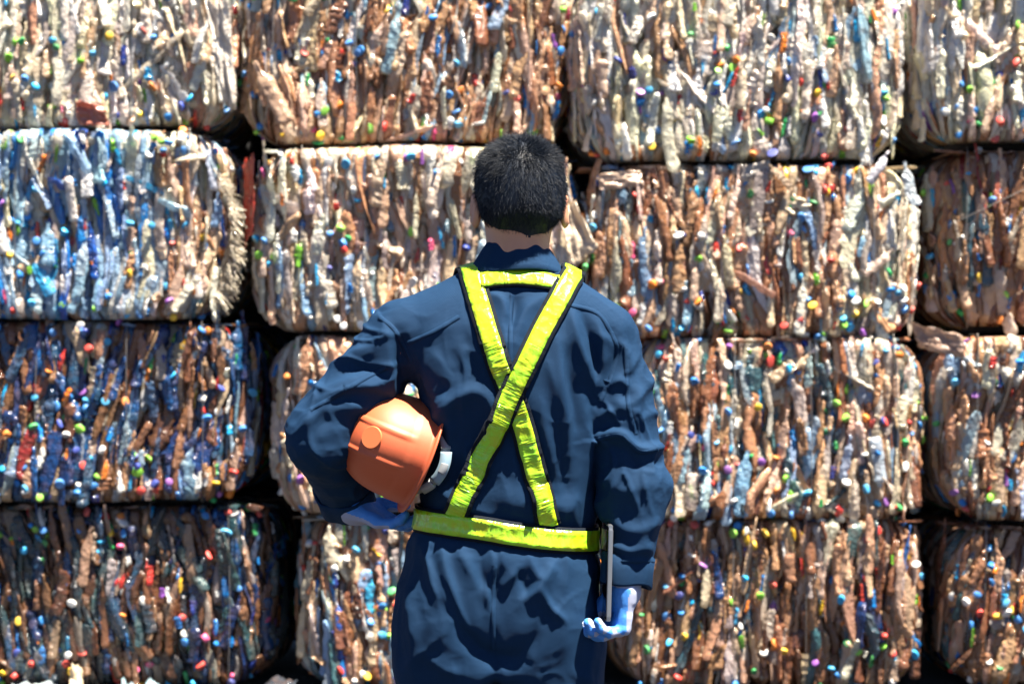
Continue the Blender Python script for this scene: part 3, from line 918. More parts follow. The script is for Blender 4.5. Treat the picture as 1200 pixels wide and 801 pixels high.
# ------------------------------------------------------------------ bales of pressed plastic bottles
def plastic_mat(name, from_object):
    m, nt, b = new_mat(name)
    if from_object:
        oi = node(nt, 'ShaderNodeObjectInfo'); colr = oi.outputs['Color']; alp = oi.outputs['Alpha']
    else:
        at = node(nt, 'ShaderNodeAttribute', attribute_name='tint'); colr = at.outputs['Color']; alp = at.outputs['Alpha']
    tc = node(nt, 'ShaderNodeTexCoord')
    n1 = node(nt, 'ShaderNodeTexNoise'); n1.inputs['Scale'].default_value = 22; n1.inputs['Detail'].default_value = 5
    n2 = node(nt, 'ShaderNodeTexNoise'); n2.inputs['Scale'].default_value = 75; n2.inputs['Detail'].default_value = 2; n2.inputs['Distortion'].default_value = 1
    for n in (n1, n2): nt.links.new(tc.outputs['Object'], n.inputs['Vector'])
    # dust and grime in patches
    rp = node(nt, 'ShaderNodeMapRange'); rp.inputs['From Min'].default_value = .42; rp.inputs['From Max'].default_value = .75
    rp.inputs['To Max'].default_value = .36
    nt.links.new(n1.outputs['Fac'], rp.inputs['Value'])
    mx = node(nt, 'ShaderNodeMix', data_type='RGBA'); mx.inputs[7].default_value = (.27, .145, .085, 1)
    nt.links.new(rp.outputs['Result'], mx.inputs[0]); nt.links.new(colr, mx.inputs[6])
    nt.links.new(mx.outputs[2], b.inputs['Base Color'])
    n3 = node(nt, 'ShaderNodeTexVoronoi'); n3.inputs['Scale'].default_value = 48; n3.distance = 'CHEBYCHEV'
    nt.links.new(tc.outputs['Object'], n3.inputs['Vector'])
    ad = node(nt, 'ShaderNodeMath', operation='ADD'); nt.links.new(n2.outputs['Fac'], ad.inputs[0]); nt.links.new(n3.outputs['Distance'], ad.inputs[1])
    bp = node(nt, 'ShaderNodeBump'); bp.inputs['Strength'].default_value = 1; bp.inputs['Distance'].default_value = .0045
    nt.links.new(ad.outputs[0], bp.inputs['Height']); nt.links.new(bp.outputs['Normal'], b.inputs['Normal'])
    b.inputs['Roughness'].default_value = .16; b.inputs['Specular IOR Level'].default_value = .9
    tl = node(nt, 'ShaderNodeBsdfTranslucent'); nt.links.new(mx.outputs[2], tl.inputs['Color'])
    tr = node(nt, 'ShaderNodeBsdfTransparent'); tr.inputs['Color'].default_value = (.93, .93, .93, 1)
    m1 = node(nt, 'ShaderNodeMixShader'); m1.inputs[0].default_value = .27
    nt.links.new(b.outputs[0], m1.inputs[1]); nt.links.new(tl.outputs[0], m1.inputs[2])
    m2 = node(nt, 'ShaderNodeMixShader')
    iv = node(nt, 'ShaderNodeMath', operation='SUBTRACT'); iv.inputs[0].default_value = 1; nt.links.new(alp, iv.inputs[1])
    nt.links.new(iv.outputs[0], m2.inputs[0]); nt.links.new(m1.outputs[0], m2.inputs[1]); nt.links.new(tr.outputs[0], m2.inputs[2])
    nt.links.new(m2.outputs[0], nt.nodes['Material Output'].inputs['Surface'])
    return m
M_MASS = plastic_mat('pressed_plastic', False)
M_BOTTLE = plastic_mat('bottle_plastic', True)
def cap_mat():
    m, nt, b = new_mat('cap_plastic')
    oi = node(nt, 'ShaderNodeObjectInfo'); nt.links.new(oi.outputs['Color'], b.inputs['Base Color'])
    b.inputs['Roughness'].default_value = .45
    return m
M_CAP = cap_mat()
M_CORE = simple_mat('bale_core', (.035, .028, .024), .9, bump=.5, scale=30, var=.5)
M_WIRE = simple_mat('steel_wire', (.30, .28, .26), .45, metal=.8)

# tints: rgb and how opaque the plastic is
CLEAR = [(.86,.73,.60,.62),(.80,.66,.53,.68),(.86,.79,.70,.54),(.74,.65,.58,.6)]
TAN = [(.74,.47,.30,.82),(.66,.38,.22,.85),(.82,.58,.40,.78),(.60,.33,.18,.88),(.78,.53,.38,.76)]
CREAM = [(.86,.73,.56,.86),(.84,.66,.47,.86),(.87,.79,.66,.84)]
BROWN = [(.38,.165,.08,.86),(.29,.12,.06,.88),(.46,.23,.12,.86),(.21,.09,.05,.92)]
WHITE = [(.88,.83,.75,.93),(.86,.80,.71,.9)]
ICE = [(.42,.62,.82,.72),(.55,.70,.84,.72),(.30,.50,.74,.75)]
BLUE = [(.02,.26,.74,.85),(.04,.42,.80,.85),(.02,.13,.55,.85)]
NAVYB = [(.015,.07,.26,.85),(.02,.15,.44,.8),(.06,.16,.32,.8)]
TEAL = [(.06,.16,.20,.8),(.10,.20,.24,.75),(.05,.10,.14,.85)]
RED = [(.55,.05,.04,.9),(.50,.14,.08,.9)]
MIXES = {
 'cream': [(CLEAR,.26),(TAN,.32),(CREAM,.24),(WHITE,.06),(ICE,.07),(BROWN,.05)],
 'white': [(CLEAR,.20),(CREAM,.36),(WHITE,.28),(TAN,.12),(ICE,.04)],
 'tan':   [(TAN,.42),(CLEAR,.22),(CREAM,.08),(BROWN,.17),(WHITE,.03),(ICE,.07),(BLUE,.01)],
 'blue':  [(ICE,.46),(CLEAR,.22),(WHITE,.07),(BLUE,.20),(TAN,.05)],
 'navy':  [(NAVYB,.42),(BROWN,.26),(TAN,.14),(ICE,.08),(CLEAR,.08),(RED,.02)],
 'dark':  [(BROWN,.34),(TEAL,.28),(NAVYB,.22),(TAN,.11),(CLEAR,.05)],
 'brown': [(BROWN,.42),(TAN,.36),(CLEAR,.12),(TEAL,.06),(RED,.04)],
 'mixed': [(TAN,.30),(BROWN,.24),(CLEAR,.20),(ICE,.11),(TEAL,.10),(BLUE,.03),(CREAM,.02)],
 'rust':  [(TAN,.38),(BROWN,.38),(CLEAR,.14),(TEAL,.07),(NAVYB,.03)],
}
CAPC = [((.01,.22,.62),.22),((.02,.38,.72),.13),((.78,.78,.76),.17),((.62,.05,.04),.14),((.80,.24,.03),.08),((.02,.36,.10),.07),
        ((.22,.58,.05),.08),((.82,.52,.03),.05),((.02,.05,.30),.06),((.28,.09,.42),.03),((.70,.10,.25),.02)]
CAPW = np.array([w for c, w in CAPC]); CAPW /= CAPW.sum()
DEPTHS = {'white': 1.12, 'blue': 1.08, 'dark': .50, 'navy': .72, 'rust': .88, 'brown': .9, 'mixed': 1.08}  # tone per mix; strong light on the top row is partly put into white
def tints(mix, n, rng):
    fam = [f for f, w in MIXES[mix]]; w = np.array([w for f, w in MIXES[mix]]); w /= w.sum()
    k = rng.choice(len(fam), n, p=w)
    c = np.array([fam[i][rng.integers(len(fam[i]))] for i in k])
    c[:, :3] *= rng.uniform(.72, 1.15, (n, 1))*DEPTHS.get(mix, 1); c[:, :3] = np.clip(c[:, :3]*rng.uniform(.92, 1.08, (n, 3)), 0, .88)
    return c

NR, NS = 13, 8
def crushed(n, rng, L, Wd):
    """n crushed bottles in their own axes: u across, v along, w out; (n, NR*NS, 3)"""
    t = np.linspace(0, 1, NR)
    neck = rng.uniform(.16, .34, n)[:, None]; has = (rng.random(n) < .5)[:, None]
    prof = np.where(has, .26+.74*smoothstep(0, 1, (1-t)/np.maximum(neck, .01)), 1.0)*np.minimum(1, (t+.02)/.07)**.5*np.minimum(1, (1.03-t)/.07)**.5
    prof = prof*(1+rng.normal(0, .085, (n, NR)))
    ribs = (rng.random((n, 1)) < .35)                     # moulded hoops of the bottle wall
    prof = np.clip(prof*(1+.11*np.where(np.arange(NR) % 2, 1, -1)*ribs*rng.uniform(.4, 1, (n, 1))), .10, 1.4)
    an = np.linspace(0, 2*np.pi, NS, endpoint=False)
    flat = rng.uniform(.16, .55, n)
    # creases that run the length of the bottle, with smaller dents
    rr = 1+rng.normal(0, .27, (n, 1, NS))*(1+.35*rng.normal(0, 1, (n, NR, 1)))+rng.normal(0, .08, (n, NR, NS))
    rr = np.clip(rr, .25, 1.7)
    tw = (rng.normal(0, .7, (n, 1))*(t-.5))[..., None]
    cu = np.cos(an)*rr; cw = np.sin(an)*rr*flat[:, None, None]
    u = (cu*np.cos(tw)-cw*np.sin(tw)); w = (cu*np.sin(tw)+cw*np.cos(tw))
    u = u*prof[..., None]*Wd[:, None, None]*.5; w = w*prof[..., None]*Wd[:, None, None]*.5
    # kinks: a few sharp bends rather than a wave
    kx = rng.uniform(.15, .85, (n, 2)); ka = rng.normal(0, .13, (n, 2))
    bend = sum(ka[:, k:k+1]*L[:, None]*np.abs(t-kx[:, k:k+1])*.5 for k in range(2))
    bend = bend-bend.mean(1, keepdims=True)
    kw = rng.normal(0, .10, (n, 2))
    bendw = sum(kw[:, k:k+1]*L[:, None]*np.abs(t-kx[:, 1-k:2-k])*.5 for k in range(2)); bendw = bendw-bendw.mean(1, keepdims=True)
    u = u+bend[..., None]+rng.normal(0, .0012, (n, NR))[..., None]; w = w+bendw[..., None]
    v = np.broadcast_to(((t-.5)*L[:, None])[..., None], u.shape)+rng.normal(0, .0035, u.shape)
    fl = np.where(rng.random(n) < .5, -1, 1)[:, None, None]; v = v*fl; u = u*fl
    return np.stack([u, v, w], -1).reshape(n, NR*NS, 3)
def _faces():
    F = []
    for i in range(NR-1):
        for j in range(NS):
            k = (j+1) % NS
            F.append((i*NS+j, i*NS+k, (i+1)*NS+k, (i+1)*NS+j))
    for b in (0, (NR-1)*NS):                                  # closed ends
        r = [b+j for j in range(NS)]
        q = [(r[0], r[1], r[2], r[7]), (r[7], r[2], r[3], r[6]), (r[6], r[3], r[4], r[5])]
        F += q if b else [x[::-1] for x in q]
    return np.array(F)
BF1 = _faces()

class BaleShape:
    def __init__(s, w, h, d, rc, rv, seed):
        s.w, s.h, s.d, s.rc, s.rv, s.seed = w, h, d, rc, rv, seed
        s.segs = [(d-rc), rc*math.pi/2, w-2*rc, rc*math.pi/2, (d-rc)]
        s.cum = np.concatenate([[0], np.cumsum(s.segs)])
        s.front = (s.cum[2], s.cum[3]); s.total = s.cum[-1]
    def at(s, a, z, depth):
        """point at arc length a round the two ends and the front, height z (0 = middle), depth outward"""
        w2, rc = s.w/2, s.rc
        a = np.asarray(a, float)
        k = np.clip(np.searchsorted(s.cum, a, side='right')-1, 0, 4); t = a-s.cum[k]
        x = np.zeros_like(a); y = np.zeros_like(a); nx = np.zeros_like(a); ny = np.zeros_like(a)
        m = k == 0; x[m] = -w2; y[m] = s.d-t[m]; nx[m] = -1
        m = k == 1; th = t[m]/rc; x[m] = -w2+rc-rc*np.cos(th); y[m] = rc-rc*np.sin(th); nx[m] = -np.cos(th); ny[m] = -np.sin(th)
        m = k == 2; x[m] = -w2+rc+t[m]; nx[m] = 0; ny[m] = -1
        m = k == 3; th = t[m]/rc; x[m] = w2-rc+rc*np.sin(th); y[m] = rc-rc*np.cos(th); nx[m] = np.sin(th); ny[m] = -np.cos(th)
        m = k == 4; x[m] = w2; y[m] = rc+t[m]; nx[m] = 1
        h2, rv = s.h/2, s.rv
        zz = np.clip(z, -h2, h2)
        e = np.clip((np.abs(zz)-(h2-rv))/rv, 0, 1)
        rv = rv*.7+.15*np.abs(nx)
        e = np.clip((np.abs(zz)-(h2-rv))/rv, 0, 1)
        inset = rv*(1-np.sqrt(np.maximum(1-e*e*.96, 0)))
        bul = .030*vnoise(np.stack([x*2.3+s.seed, y*2.3, zz*2.6], -1), s.seed)+.014*vnoise(np.stack([x*6+s.seed, y*6, zz*4], -1), s.seed+3)
        dd = depth-inset+bul
        # the ends of the bale bow out between the ties
        zz = zz+.010*vnoise(np.stack([x*3+s.seed, y*3, x*0], -1), s.seed+5)*np.sign(zz)*(np.abs(zz) > h2-.12)
        return np.stack([x+nx*dd, y+ny*dd, zz], -1), np.stack([nx, ny, 0*nx], -1)

def bale_mass(S, mix, rng, dens, tilt, edge_mix=None):
    out = []; tint = []
    A = S.total*S.h
    for layer, (dep, frac, wm) in enumerate(((-.068, .7, 1.35), (-.040, .95, 1.0), (-.014, .85, .9), (-.002, .34, .45))):
        n = int(dens*A*frac)
        L = rng.uniform(.12, .36, n) if layer < 3 else rng.uniform(.025, .09, n); Wd = rng.uniform(.024, .064, n)*wm
        P = crushed(n, rng, L, Wd)
        a0 = rng.uniform(.0, S.total, n); z0 = rng.uniform(-S.h/2-.02, S.h/2+.02, n)
        tl = rng.normal(tilt, .085, n)+.20*vnoise(np.stack([a0*2.2, z0*2.0, a0*0+S.seed], -1), S.seed+9)
        wild = rng.random(n) < .05; tl[wild] += rng.uniform(-1.3, 1.3, wild.sum())
        roll = rng.normal(0, .5, n)
        u, v, w = P[...,0], P[...,1], P[...,2]
        cr, sr = np.cos(roll)[:, None], np.sin(roll)[:, None]
        u, w = u*cr-w*sr, u*sr+w*cr
        c, s_ = np.cos(tl)[:, None], np.sin(tl)[:, None]
        ga = a0[:, None]+u*c-v*s_; gz = z0[:, None]+u*s_+v*c
        # strands wave sideways together, as pressed
        ga = ga+.020*vnoise(np.stack([ga*3, gz*6, ga*0+S.seed], -1), S.seed+11)
        ga = np.clip(ga, .001, S.total-.001)
        over = np.abs(gz)-S.h/2; gz = np.where(over > 0, np.sign(gz)*(S.h/2+.25*np.minimum(over, .03)), gz)
        # plastic that runs past the edge is folded in behind
        dp = dep+w+rng.normal(0, .008, n)[:, None]-np.maximum(over, 0)*.6
        pos, _ = S.at(ga.ravel(), gz.ravel(), dp.ravel())
        out.append(pos.reshape(n, -1, 3))
        tt = tints(mix, n, rng)
        if layer == 3:                                     # torn labels, lids and scraps
            m = rng.random(n) < .75
            tt[m] = [(*CAPC[k][0], 1) for k in rng.choice(len(CAPC), m.sum(), p=CAPW)]
        if edge_mix:
            ex = tints(edge_mix, n, rng); m = (a0 > S.cum[3]-.12) & (rng.random(n) < .75); tt[m] = ex[m]
        tint.append(tt)
    # the top, lying flat
    n = int(dens*S.w*.5*.8)
    P = crushed(n, rng, rng.uniform(.13, .3, n), rng.uniform(.03, .07, n))
    an = rng.uniform(0, np.pi, n)
    x0 = rng.uniform(-S.w/2+.08, S.w/2-.08, n)[:, None]; y0 = rng.uniform(.05, S.d-.1, n)[:, None]
    u, v, w = P[...,0], P[...,1], P[...,2]
    c, s_ = np.cos(an)[:, None], np.sin(an)[:, None]
    out.append(np.stack([x0+(u*c-v*s_)*.9, np.maximum(y0+u*s_+v*c, .02), S.h/2-.012+w*.6], -1)); tint.append(tints(mix, n, rng))
    V = np.concatenate(out); T = np.concatenate(tint)
    n = len(V)
    F = (BF1[None]+np.arange(n)[:, None, None]*(NR*NS)).reshape(-1, 4)
    me = np_mesh('pressed_bottles', V.reshape(-1, 3), F)
    me.polygons.foreach_set('use_smooth', np.repeat(rng.random(n) < .5, len(BF1)))
    ca = me.attributes.new('tint', 'FLOAT_COLOR', 'POINT')
    ca.data.foreach_set('color', np.repeat(T, NR*NS, axis=0).astype(np.float32).ravel())
    return me

# bottle and cap shapes that the bales share
vr = np.random.default_rng(5)
QR, QS = 26, 14
def fine_bottle(rng):
    """one flattened bottle with base, hooped wall, shoulder and neck; u across, v along, w out"""
    L = rng.uniform(.15, .29); wd = rng.uniform(.028, .052)
    t = np.linspace(0, 1, QR); kind = rng.random()
    sh = rng.uniform(.60, .76)
    body = np.minimum(1, (t+.012)/.05)**.5
    neck = .30+.70*(.5+.5*np.cos(np.pi*np.clip((t-sh)/(.88-sh), 0, 1)))
    r = body*neck+.06*(np.abs(t-.92) < .02)
    if kind < .6:
        nh = rng.integers(4, 9); band = smoothstep(.10, .16, t)*(1-smoothstep(sh-.10, sh-.03, t))
        r = r*(1-.11*band*(.5+.5*np.cos(t*nh*2*math.pi/sh)))
    if kind > .8: r = body*(1-.5*smoothstep(.93, 1.0, t))
    an = np.linspace(0, 2*np.pi, QS, endpoint=False)
    flat = rng.uniform(.16, .46)
    f = flat+(.9-flat)*smoothstep(.84, .93, t)*(kind <= .8)
    cr = 1+.20*rng.normal(0, 1, QS)[None]*(1-smoothstep(.8, .9, t))[:, None]
    tw = rng.normal(0, .5)*(t-.5)[:, None]
    cu = np.cos(an)[None]*cr; cw = np.sin(an)[None]*cr*f[:, None]
    u = (cu*np.cos(tw)-cw*np.sin(tw))*r[:, None]*wd*.5; w = (cu*np.sin(tw)+cw*np.cos(tw))*r[:, None]*wd*.5
    v = np.broadcast_to(((t-.5)*L)[:, None], u.shape).copy()
    for k in range(3):
        k0 = rng.uniform(.15, .85); u = u+rng.normal(0, .05)*L*np.abs(t-k0)[:, None]; w = w+rng.normal(0, .05)*L*np.abs(t-k0)[:, None]
    P = np.stack([u-u.mean(), v, w-w.mean()], -1).reshape(-1, 3)
    o = rng.uniform(0, 50, 3)
    cz = lambda q, s: np.abs(vnoise(q*s+o, 3))-.25
    d = np.stack([vnoise(P*60+o, 1), vnoise(P*60+o, 2)*.6, cz(P*np.array([1, .6, 1]), 55)*1.6], -1)
    P = P+d*.0045
    F = [(i*QS+j, i*QS+(j+1) % QS, (i+1)*QS+(j+1) % QS, (i+1)*QS+j) for i in range(QR-1) for j in range(QS)]
    for b in (0, (QR-1)*QS):
        ring = [b+j for j in range(QS)]
        for j in range(1, QS//2):
            q = (ring[j-1], ring[j], ring[QS-1-j], ring[(QS-j) % QS])
            F.append(q[::-1] if b == 0 else q)
    return np_mesh('crushed_bottle', P, np.array(F))
BOTTLES = [fine_bottle(vr) for _ in range(48)]
for k, me in enumerate(BOTTLES):
    me.materials.append(M_BOTTLE)
    if k % 3 == 0: me.polygons.foreach_set('use_smooth', np.zeros(len(me.polygons), dtype=bool))
def cap_mesh(r, h, open_end):
    n = 28; prof = [(0, h), (r*.86, h), (r*.97, h*.93), (r, h*.8), (r, 0), (r*.86, 0), (r*.84, h*.8), (0, h*.82)]
    if not open_end: prof = prof[:5]+[(r*.5, 0), (0, 0)]
    V = []; F = []; m = len(prof)
    for i in range(n):
        a = 2*math.pi*i/n
        for j, (q, z) in enumerate(prof):
            k = 1.0 if j < 2 or j > 5 else (1+.05*(i % 2))
            V.append((q*k*math.cos(a), q*k*math.sin(a), z))
    for i in range(n):
        for j in range(m-1):
            F.append((i*m+j, ((i+1) % n)*m+j, ((i+1) % n)*m+j+1, i*m+j+1))
    me = np_mesh('bottle_cap', np.array(V), np.array(F), False)
    me.materials.append(M_CAP); return me
CAPS = [cap_mesh(.0158, .014, True), cap_mesh(.0168, .016, False), cap_mesh(.0215, .012, True), cap_mesh(.0150, .021, False)]

def basis(n, up):
    n = Vector(n).normalized(); up = Vector(up); x = up.cross(n).normalized(); y = n.cross(x)
    return Matrix((x, y, n)).transposed()
def make_bale(px0, px1, py0, py1, Y, mix, label, seed, tilt=0.0, rc=.19, ncap=96, nbot=92, edge=None, depth=.95, capbias=None):
    a = W(px0, py1, Y); b = W(px1, py0, Y)
    if py1 > 780: a.z = GZ+.004
    w, h = b.x-a.x, b.z-a.z
    root = empty('plastic_bale', ((a.x+b.x)/2, Y, a.z))
    root.rotation_euler.z = R(random.uniform(-.6, .6))
    tag(root, label, 'bale', 'bales of pressed plastic bottles stacked in a wall')
    rng = np.random.default_rng(seed)
    depth = 9.16-Y
    S = BaleShape(w, h, depth, rc, .075, seed)
    ctr = Vector((0, 0, h/2))
    # dark heart of the bale
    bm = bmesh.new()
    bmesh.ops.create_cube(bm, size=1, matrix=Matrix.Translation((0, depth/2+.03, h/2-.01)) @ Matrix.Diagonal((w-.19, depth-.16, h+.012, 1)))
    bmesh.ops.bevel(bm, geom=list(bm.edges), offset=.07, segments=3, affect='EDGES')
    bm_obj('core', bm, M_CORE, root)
    o = obj('pressed_bottles', bale_mass(S, mix, rng, 350, tilt, edge), M_MASS, root, ctr)
    o['kind'] = 'stuff'
    # the foremost bottles, one by one
    cl = tints(mix, nbot, rng)
    if edge: ce = tints(edge, nbot, rng)
    for i in range(nbot):
        aa = rng.uniform(S.cum[1]+.04, S.cum[4]-.04); zz = rng.uniform(-h/2+.09, h/2-.09)
        p, n = S.at(np.array([aa]), np.array([zz]), np.array([rng.uniform(-.012, .012)]))
        q = bpy.data.objects.new('crushed_bottle', BOTTLES[rng.integers(len(BOTTLES))])
        c = cl[i]
        if edge and aa > S.cum[3]-.10 and rng.random() < .8: c = ce[i]
        q.color = (*c[:3], min(1, c[3]+.08))
        M = basis(n[0], (0, 0, 1)) @ Matrix.Rotation(rng.normal(tilt, .16)+(rng.uniform(-1.2, 1.2) if rng.random() < .07 else 0), 3, 'Z') @ Matrix.Rotation(rng.normal(0, .5), 3, 'Y') @ Matrix.Rotation(rng.normal(0, .06), 3, 'X')
        q.matrix_local = Matrix.Translation(Vector(p[0])+ctr) @ M.to_4x4() @ Matrix.Diagonal((rng.choice((-1, 1))*rng.uniform(.8, 1.15), rng.uniform(.75, 1.1), rng.uniform(.8, 1.1), 1))
        link(q, root)
    hubs = [(rng.uniform(S.cum[1]+.05, S.cum[4]-.05), rng.uniform(-h/2+.05, h/2-.05)) for _ in range(11)]
    for i in range(ncap):
        aa = rng.uniform(S.cum[1]+.02, S.cum[4]-.02)
        zz = rng.uniform(-h/2+.02, h/2-.02) if rng.random() < .6 else (-h/2+abs(rng.normal(.02, .07)) if rng.random() < .62 else h/2-abs(rng.normal(.02, .06)))
        if rng.random() < .42:
            hx, hz = hubs[rng.integers(11)]; aa = np.clip(hx+rng.normal(0, .05), S.cum[1]+.02, S.cum[4]-.02); zz = np.clip(hz+rng.normal(0, .05), -h/2+.02, h/2-.02)
        p, n = S.at(np.array([aa]), np.array([zz]), np.array([rng.uniform(-.022, .018)]))
        q = bpy.data.objects.new('bottle_cap', CAPS[rng.choice(4, p=(.4, .3, .12, .18))])
        cc = CAPW.copy()
        if capbias is not None:
            for k, f in capbias: cc[k] *= f
            cc /= cc.sum()
        c = CAPC[rng.choice(len(CAPC), p=cc)][0]
        dust = rng.uniform(0, .20)
        q.color = (*np.clip((np.array(c)*(1-dust)+np.array([.40,.32,.25])*dust)*rng.uniform(.75, 1.15), 0, .85), 1)
        d = n[0]+rng.normal(0, 1.0, 3); d[1] -= .2
        q.matrix_local = Matrix.Translation(Vector(p[0])+ctr) @ basis(d/np.linalg.norm(d), (.1, .2, 1)).to_4x4() @ Matrix.Rotation(rng.uniform(0, 3), 4, 'Z') @ Matrix.Diagonal((rng.uniform(.85, 1.25), rng.uniform(.6, 1.1), rng.uniform(.7, 1.2), 1))
        link(q, root)
    # baling wires round the front
    nw = 4
    for k in range(nw):
        x = -w/2+w*(k+.5+rng.uniform(-.12, .12))/nw
        pts = [(x+.006*math.sin(t*9+k), *yz) for t, yz in ((0, (.5, h+.004)), (.1, (.10, h+.006)), (.2, (.02, h-.03)), (.5, (-.012, h*.5)), (.8, (.02, .03)), (.9, (.10, -.002)))]
        tube(pts, .0017, 'baling_wire', M_WIRE, root)
    return root
def tube(pts, r, name, mat, parent=None, ns=6):
    P = spline(pts, 10); T = np.gradient(P, axis=0); T /= np.linalg.norm(T, axis=1)[:, None]
    X = np.cross(T, (.31, .2, .93)); X /= np.linalg.norm(X, axis=1)[:, None]; Yv = np.cross(T, X)
    V = np.stack([P+(X*math.cos(a)+Yv*math.sin(a))*r for a in np.linspace(0, 2*math.pi, ns, endpoint=False)], 1).reshape(-1, 3)
    F = [(i*ns+j, i*ns+(j+1) % ns, (i+1)*ns+(j+1) % ns, (i+1)*ns+j) for i in range(len(P)-1) for j in range(ns)]
    return obj(name, np_mesh(name, V, np.array(F)), mat, parent)

BALES = [
 # px0, px1, py0, py1, Y, mix, seed, tilt, extra, label
 (-118, 272,  -66, 148, 8.04, 'white', 1, .05, dict(), 'cream and clear bale at the top left corner of the wall'),
 ( 282, 664,  -52, 167, 8.04, 'tan',   2, -.03, dict(), 'brown streaked bale in the top row above the head of the worker'),
 ( 670,1064,  -36, 185, 8.0, 'white', 3, -.02, dict(), 'brightest whitish bale in the top row, right of the head of the worker'),
 (1074,1462,  -50, 164, 8.04, 'white', 4, .04, dict(), 'pale bale at the top right corner of the wall'),
 (-112, 266,  152, 373, 7.99, 'blue',  5, .03, dict(edge='cream', capbias=[(0,2.2),(1,3)]), 'icy blue and white bale with a frayed cream right end'),
 ( 296, 676,  172, 388, 7.98, 'cream', 6, -.02, dict(), 'cream bale behind the head and left shoulder of the worker'),
 ( 682,1080,  192, 395, 8.01, 'tan',   7, -.05, dict(edge='white'), 'tan bale with a sunlit white right end, right of the head of the worker'),  # sunlight on the right end is put into its white edge tints
 (1094,1478,  174, 384, 8.1, 'brown', 8, .08, dict(), 'dark brown bale with a loose wire, cut by the right edge'),
 (-104, 294,  377, 588, 8.02, 'navy',  9, -.04, dict(capbias=[(8,4),(9,2)]), 'dark navy blue and brown bale directly under the icy blue bale'),
 ( 314, 726,  393, 602, 7.99, 'cream',10, .02, dict(), 'cream bale behind the orange hard hat and the left arm'),
 ( 732,1086,  394, 611, 8.01, 'mixed',11, .0, dict(edge='tan'), 'grey brown bale beside the right elbow of the worker'),
 (1104,1490,  394, 611, 7.97, 'tan',  12, -.08, dict(), 'tan bale with torn white film on top, cut by the right edge'),
 ( -62, 320,  592, 792, 8.06, 'dark', 13, .03, dict(capbias=[(8,2)]), 'darkest blue black bale at the bottom left, on the ground'),
 ( 342, 708,  606, 800, 8.02, 'mixed',  14, .05, dict(), 'brown bale on the ground under the hard hat'),
 ( 714,1086,  608, 812, 8.03, 'rust',15, -.02, dict(), 'brown and grey bale on the ground beside the right hand glove'),
 (1108,1490,  615, 815, 8.01, 'rust',16, -.22, dict(), 'brown bale of slanting strands at the bottom right corner'),
]
BALE_ROOTS = []
for x0, x1, y0, y1, Y, mix, seed, tilt, ex, label in BALES:
    BALE_ROOTS.append(make_bale(x0, x1, y0, y1, Y, mix, label, seed, tilt, **ex))
# ------------------------------------------------------------------ loose film, frayed ends and litter
def sheet(name, corners, Y, col, parent=None, amp=.02, seed=1, n=14, taper=0.0):
    """crumpled plastic film spanning four photo points; a closed shell 1.5 mm thick"""
    c = [np.array(W(x, y, yy)[:]) for (x, y), yy in zip(corners, Y)]
    nrm = unit(np.cross(c[1]-c[0], c[3]-c[0]))
    if nrm[1] > 0: nrm = -nrm
    G = np.zeros((n, n, 3))
    for i in range(n):
        for j in range(n):
            u, v = i/(n-1), j/(n-1)
            p = c[0]*(1-u)*(1-v)+c[1]*u*(1-v)+c[2]*u*v+c[3]*(1-u)*v
            e = 4*min(u, 1-u, v, 1-v)
            q = np.array([[u*4+seed, v*4, seed*1.7]])
            p = p+nrm*amp*float((vnoise(q, seed)+.5*vnoise(q*2.3, seed+1)+.4*(abs(vnoise(q*3.1, seed+2))-.3))[0])
            p = p+(c[1]-c[0])*.10*float(vnoise(q*1.6, seed+4)[0])*(1-min(1, e))+(c[3]-c[0])*.10*float(vnoise(q*1.6, seed+5)[0])*(1-min(1, e))
            G[i, j] = p
    V = np.concatenate([G.reshape(-1, 3), (G-nrm*.0015).reshape(-1, 3)]); F = []; o = n*n
    for i in range(n-1):
        for j in range(n-1):
            a = i*n+j; F += [(a, a+n, a+n+1, a+1), (o+a, o+a+1, o+a+n+1, o+a+n)]
    for k in range(n-1):
        for a, b in ((k, k+1), ((n-1)*n+k+1, (n-1)*n+k), ((k+1)*n, k*n), (k*n+n-1, (k+1)*n+n-1)):
            F.append((a, b, o+b, o+a))
    base = np.array(parent.matrix_basis.translation[:]) if parent else V.mean(0)*np.array([1, 1, 0])
    s = obj(name, np_mesh(name, V-base, np.array(F)), M_BOTTLE, parent, None if parent else base)
    s.color = col
    return s
def loose_bottle(parent, px, py, Y, ang, size, col, k, lean=0.0):
    q = bpy.data.objects.new('crushed_bottle', BOTTLES[k]); q.color = col
    p = W(px, py, Y)
    M = Matrix.Translation(p-Vector(parent.matrix_basis.translation)) @ basis((0, -1, .1), (0, 0, 1)).to_4x4() @ Matrix.Rotation(R(ang), 4, 'Z') @ Matrix.Rotation(R(lean), 4, 'X') @ Matrix.Scale(size, 4)
    q.matrix_local = M
    return link(q, parent)
B = {i: o for i, o in enumerate(BALE_ROOTS)}
sheet('plastic_sheet', [(652,226),(664,222),(702,292),(668,314)], (7.98,7.98,7.92,7.95), (.80,.66,.50,.95), B[6], .025, 3)
sheet('plastic_sheet', [(652,285),(676,300),(672,318),(648,322)], (7.98,7.95,7.95,7.98), (.74,.74,.72,.9), B[6], .02, 8)
sheet('plastic_sheet', [(284,196),(296,178),(300,270),(286,296)], (8.10,8.03,8.02,8.10), (.55,.06,.04,1), B[5], .014, 5)
sheet('plastic_sheet', [(1150,398),(1194,396),(1200,440),(1166,474)], (7.99,7.97,7.97,8.00), (.82,.78,.70,.95), B[11], .03, 6)
sheet('plastic_sheet', [(1128,420),(1152,416),(1156,452),(1134,458)], (8.01,8.00,8.0,8.01), (.62,.74,.82,.9), B[11], .03, 7)
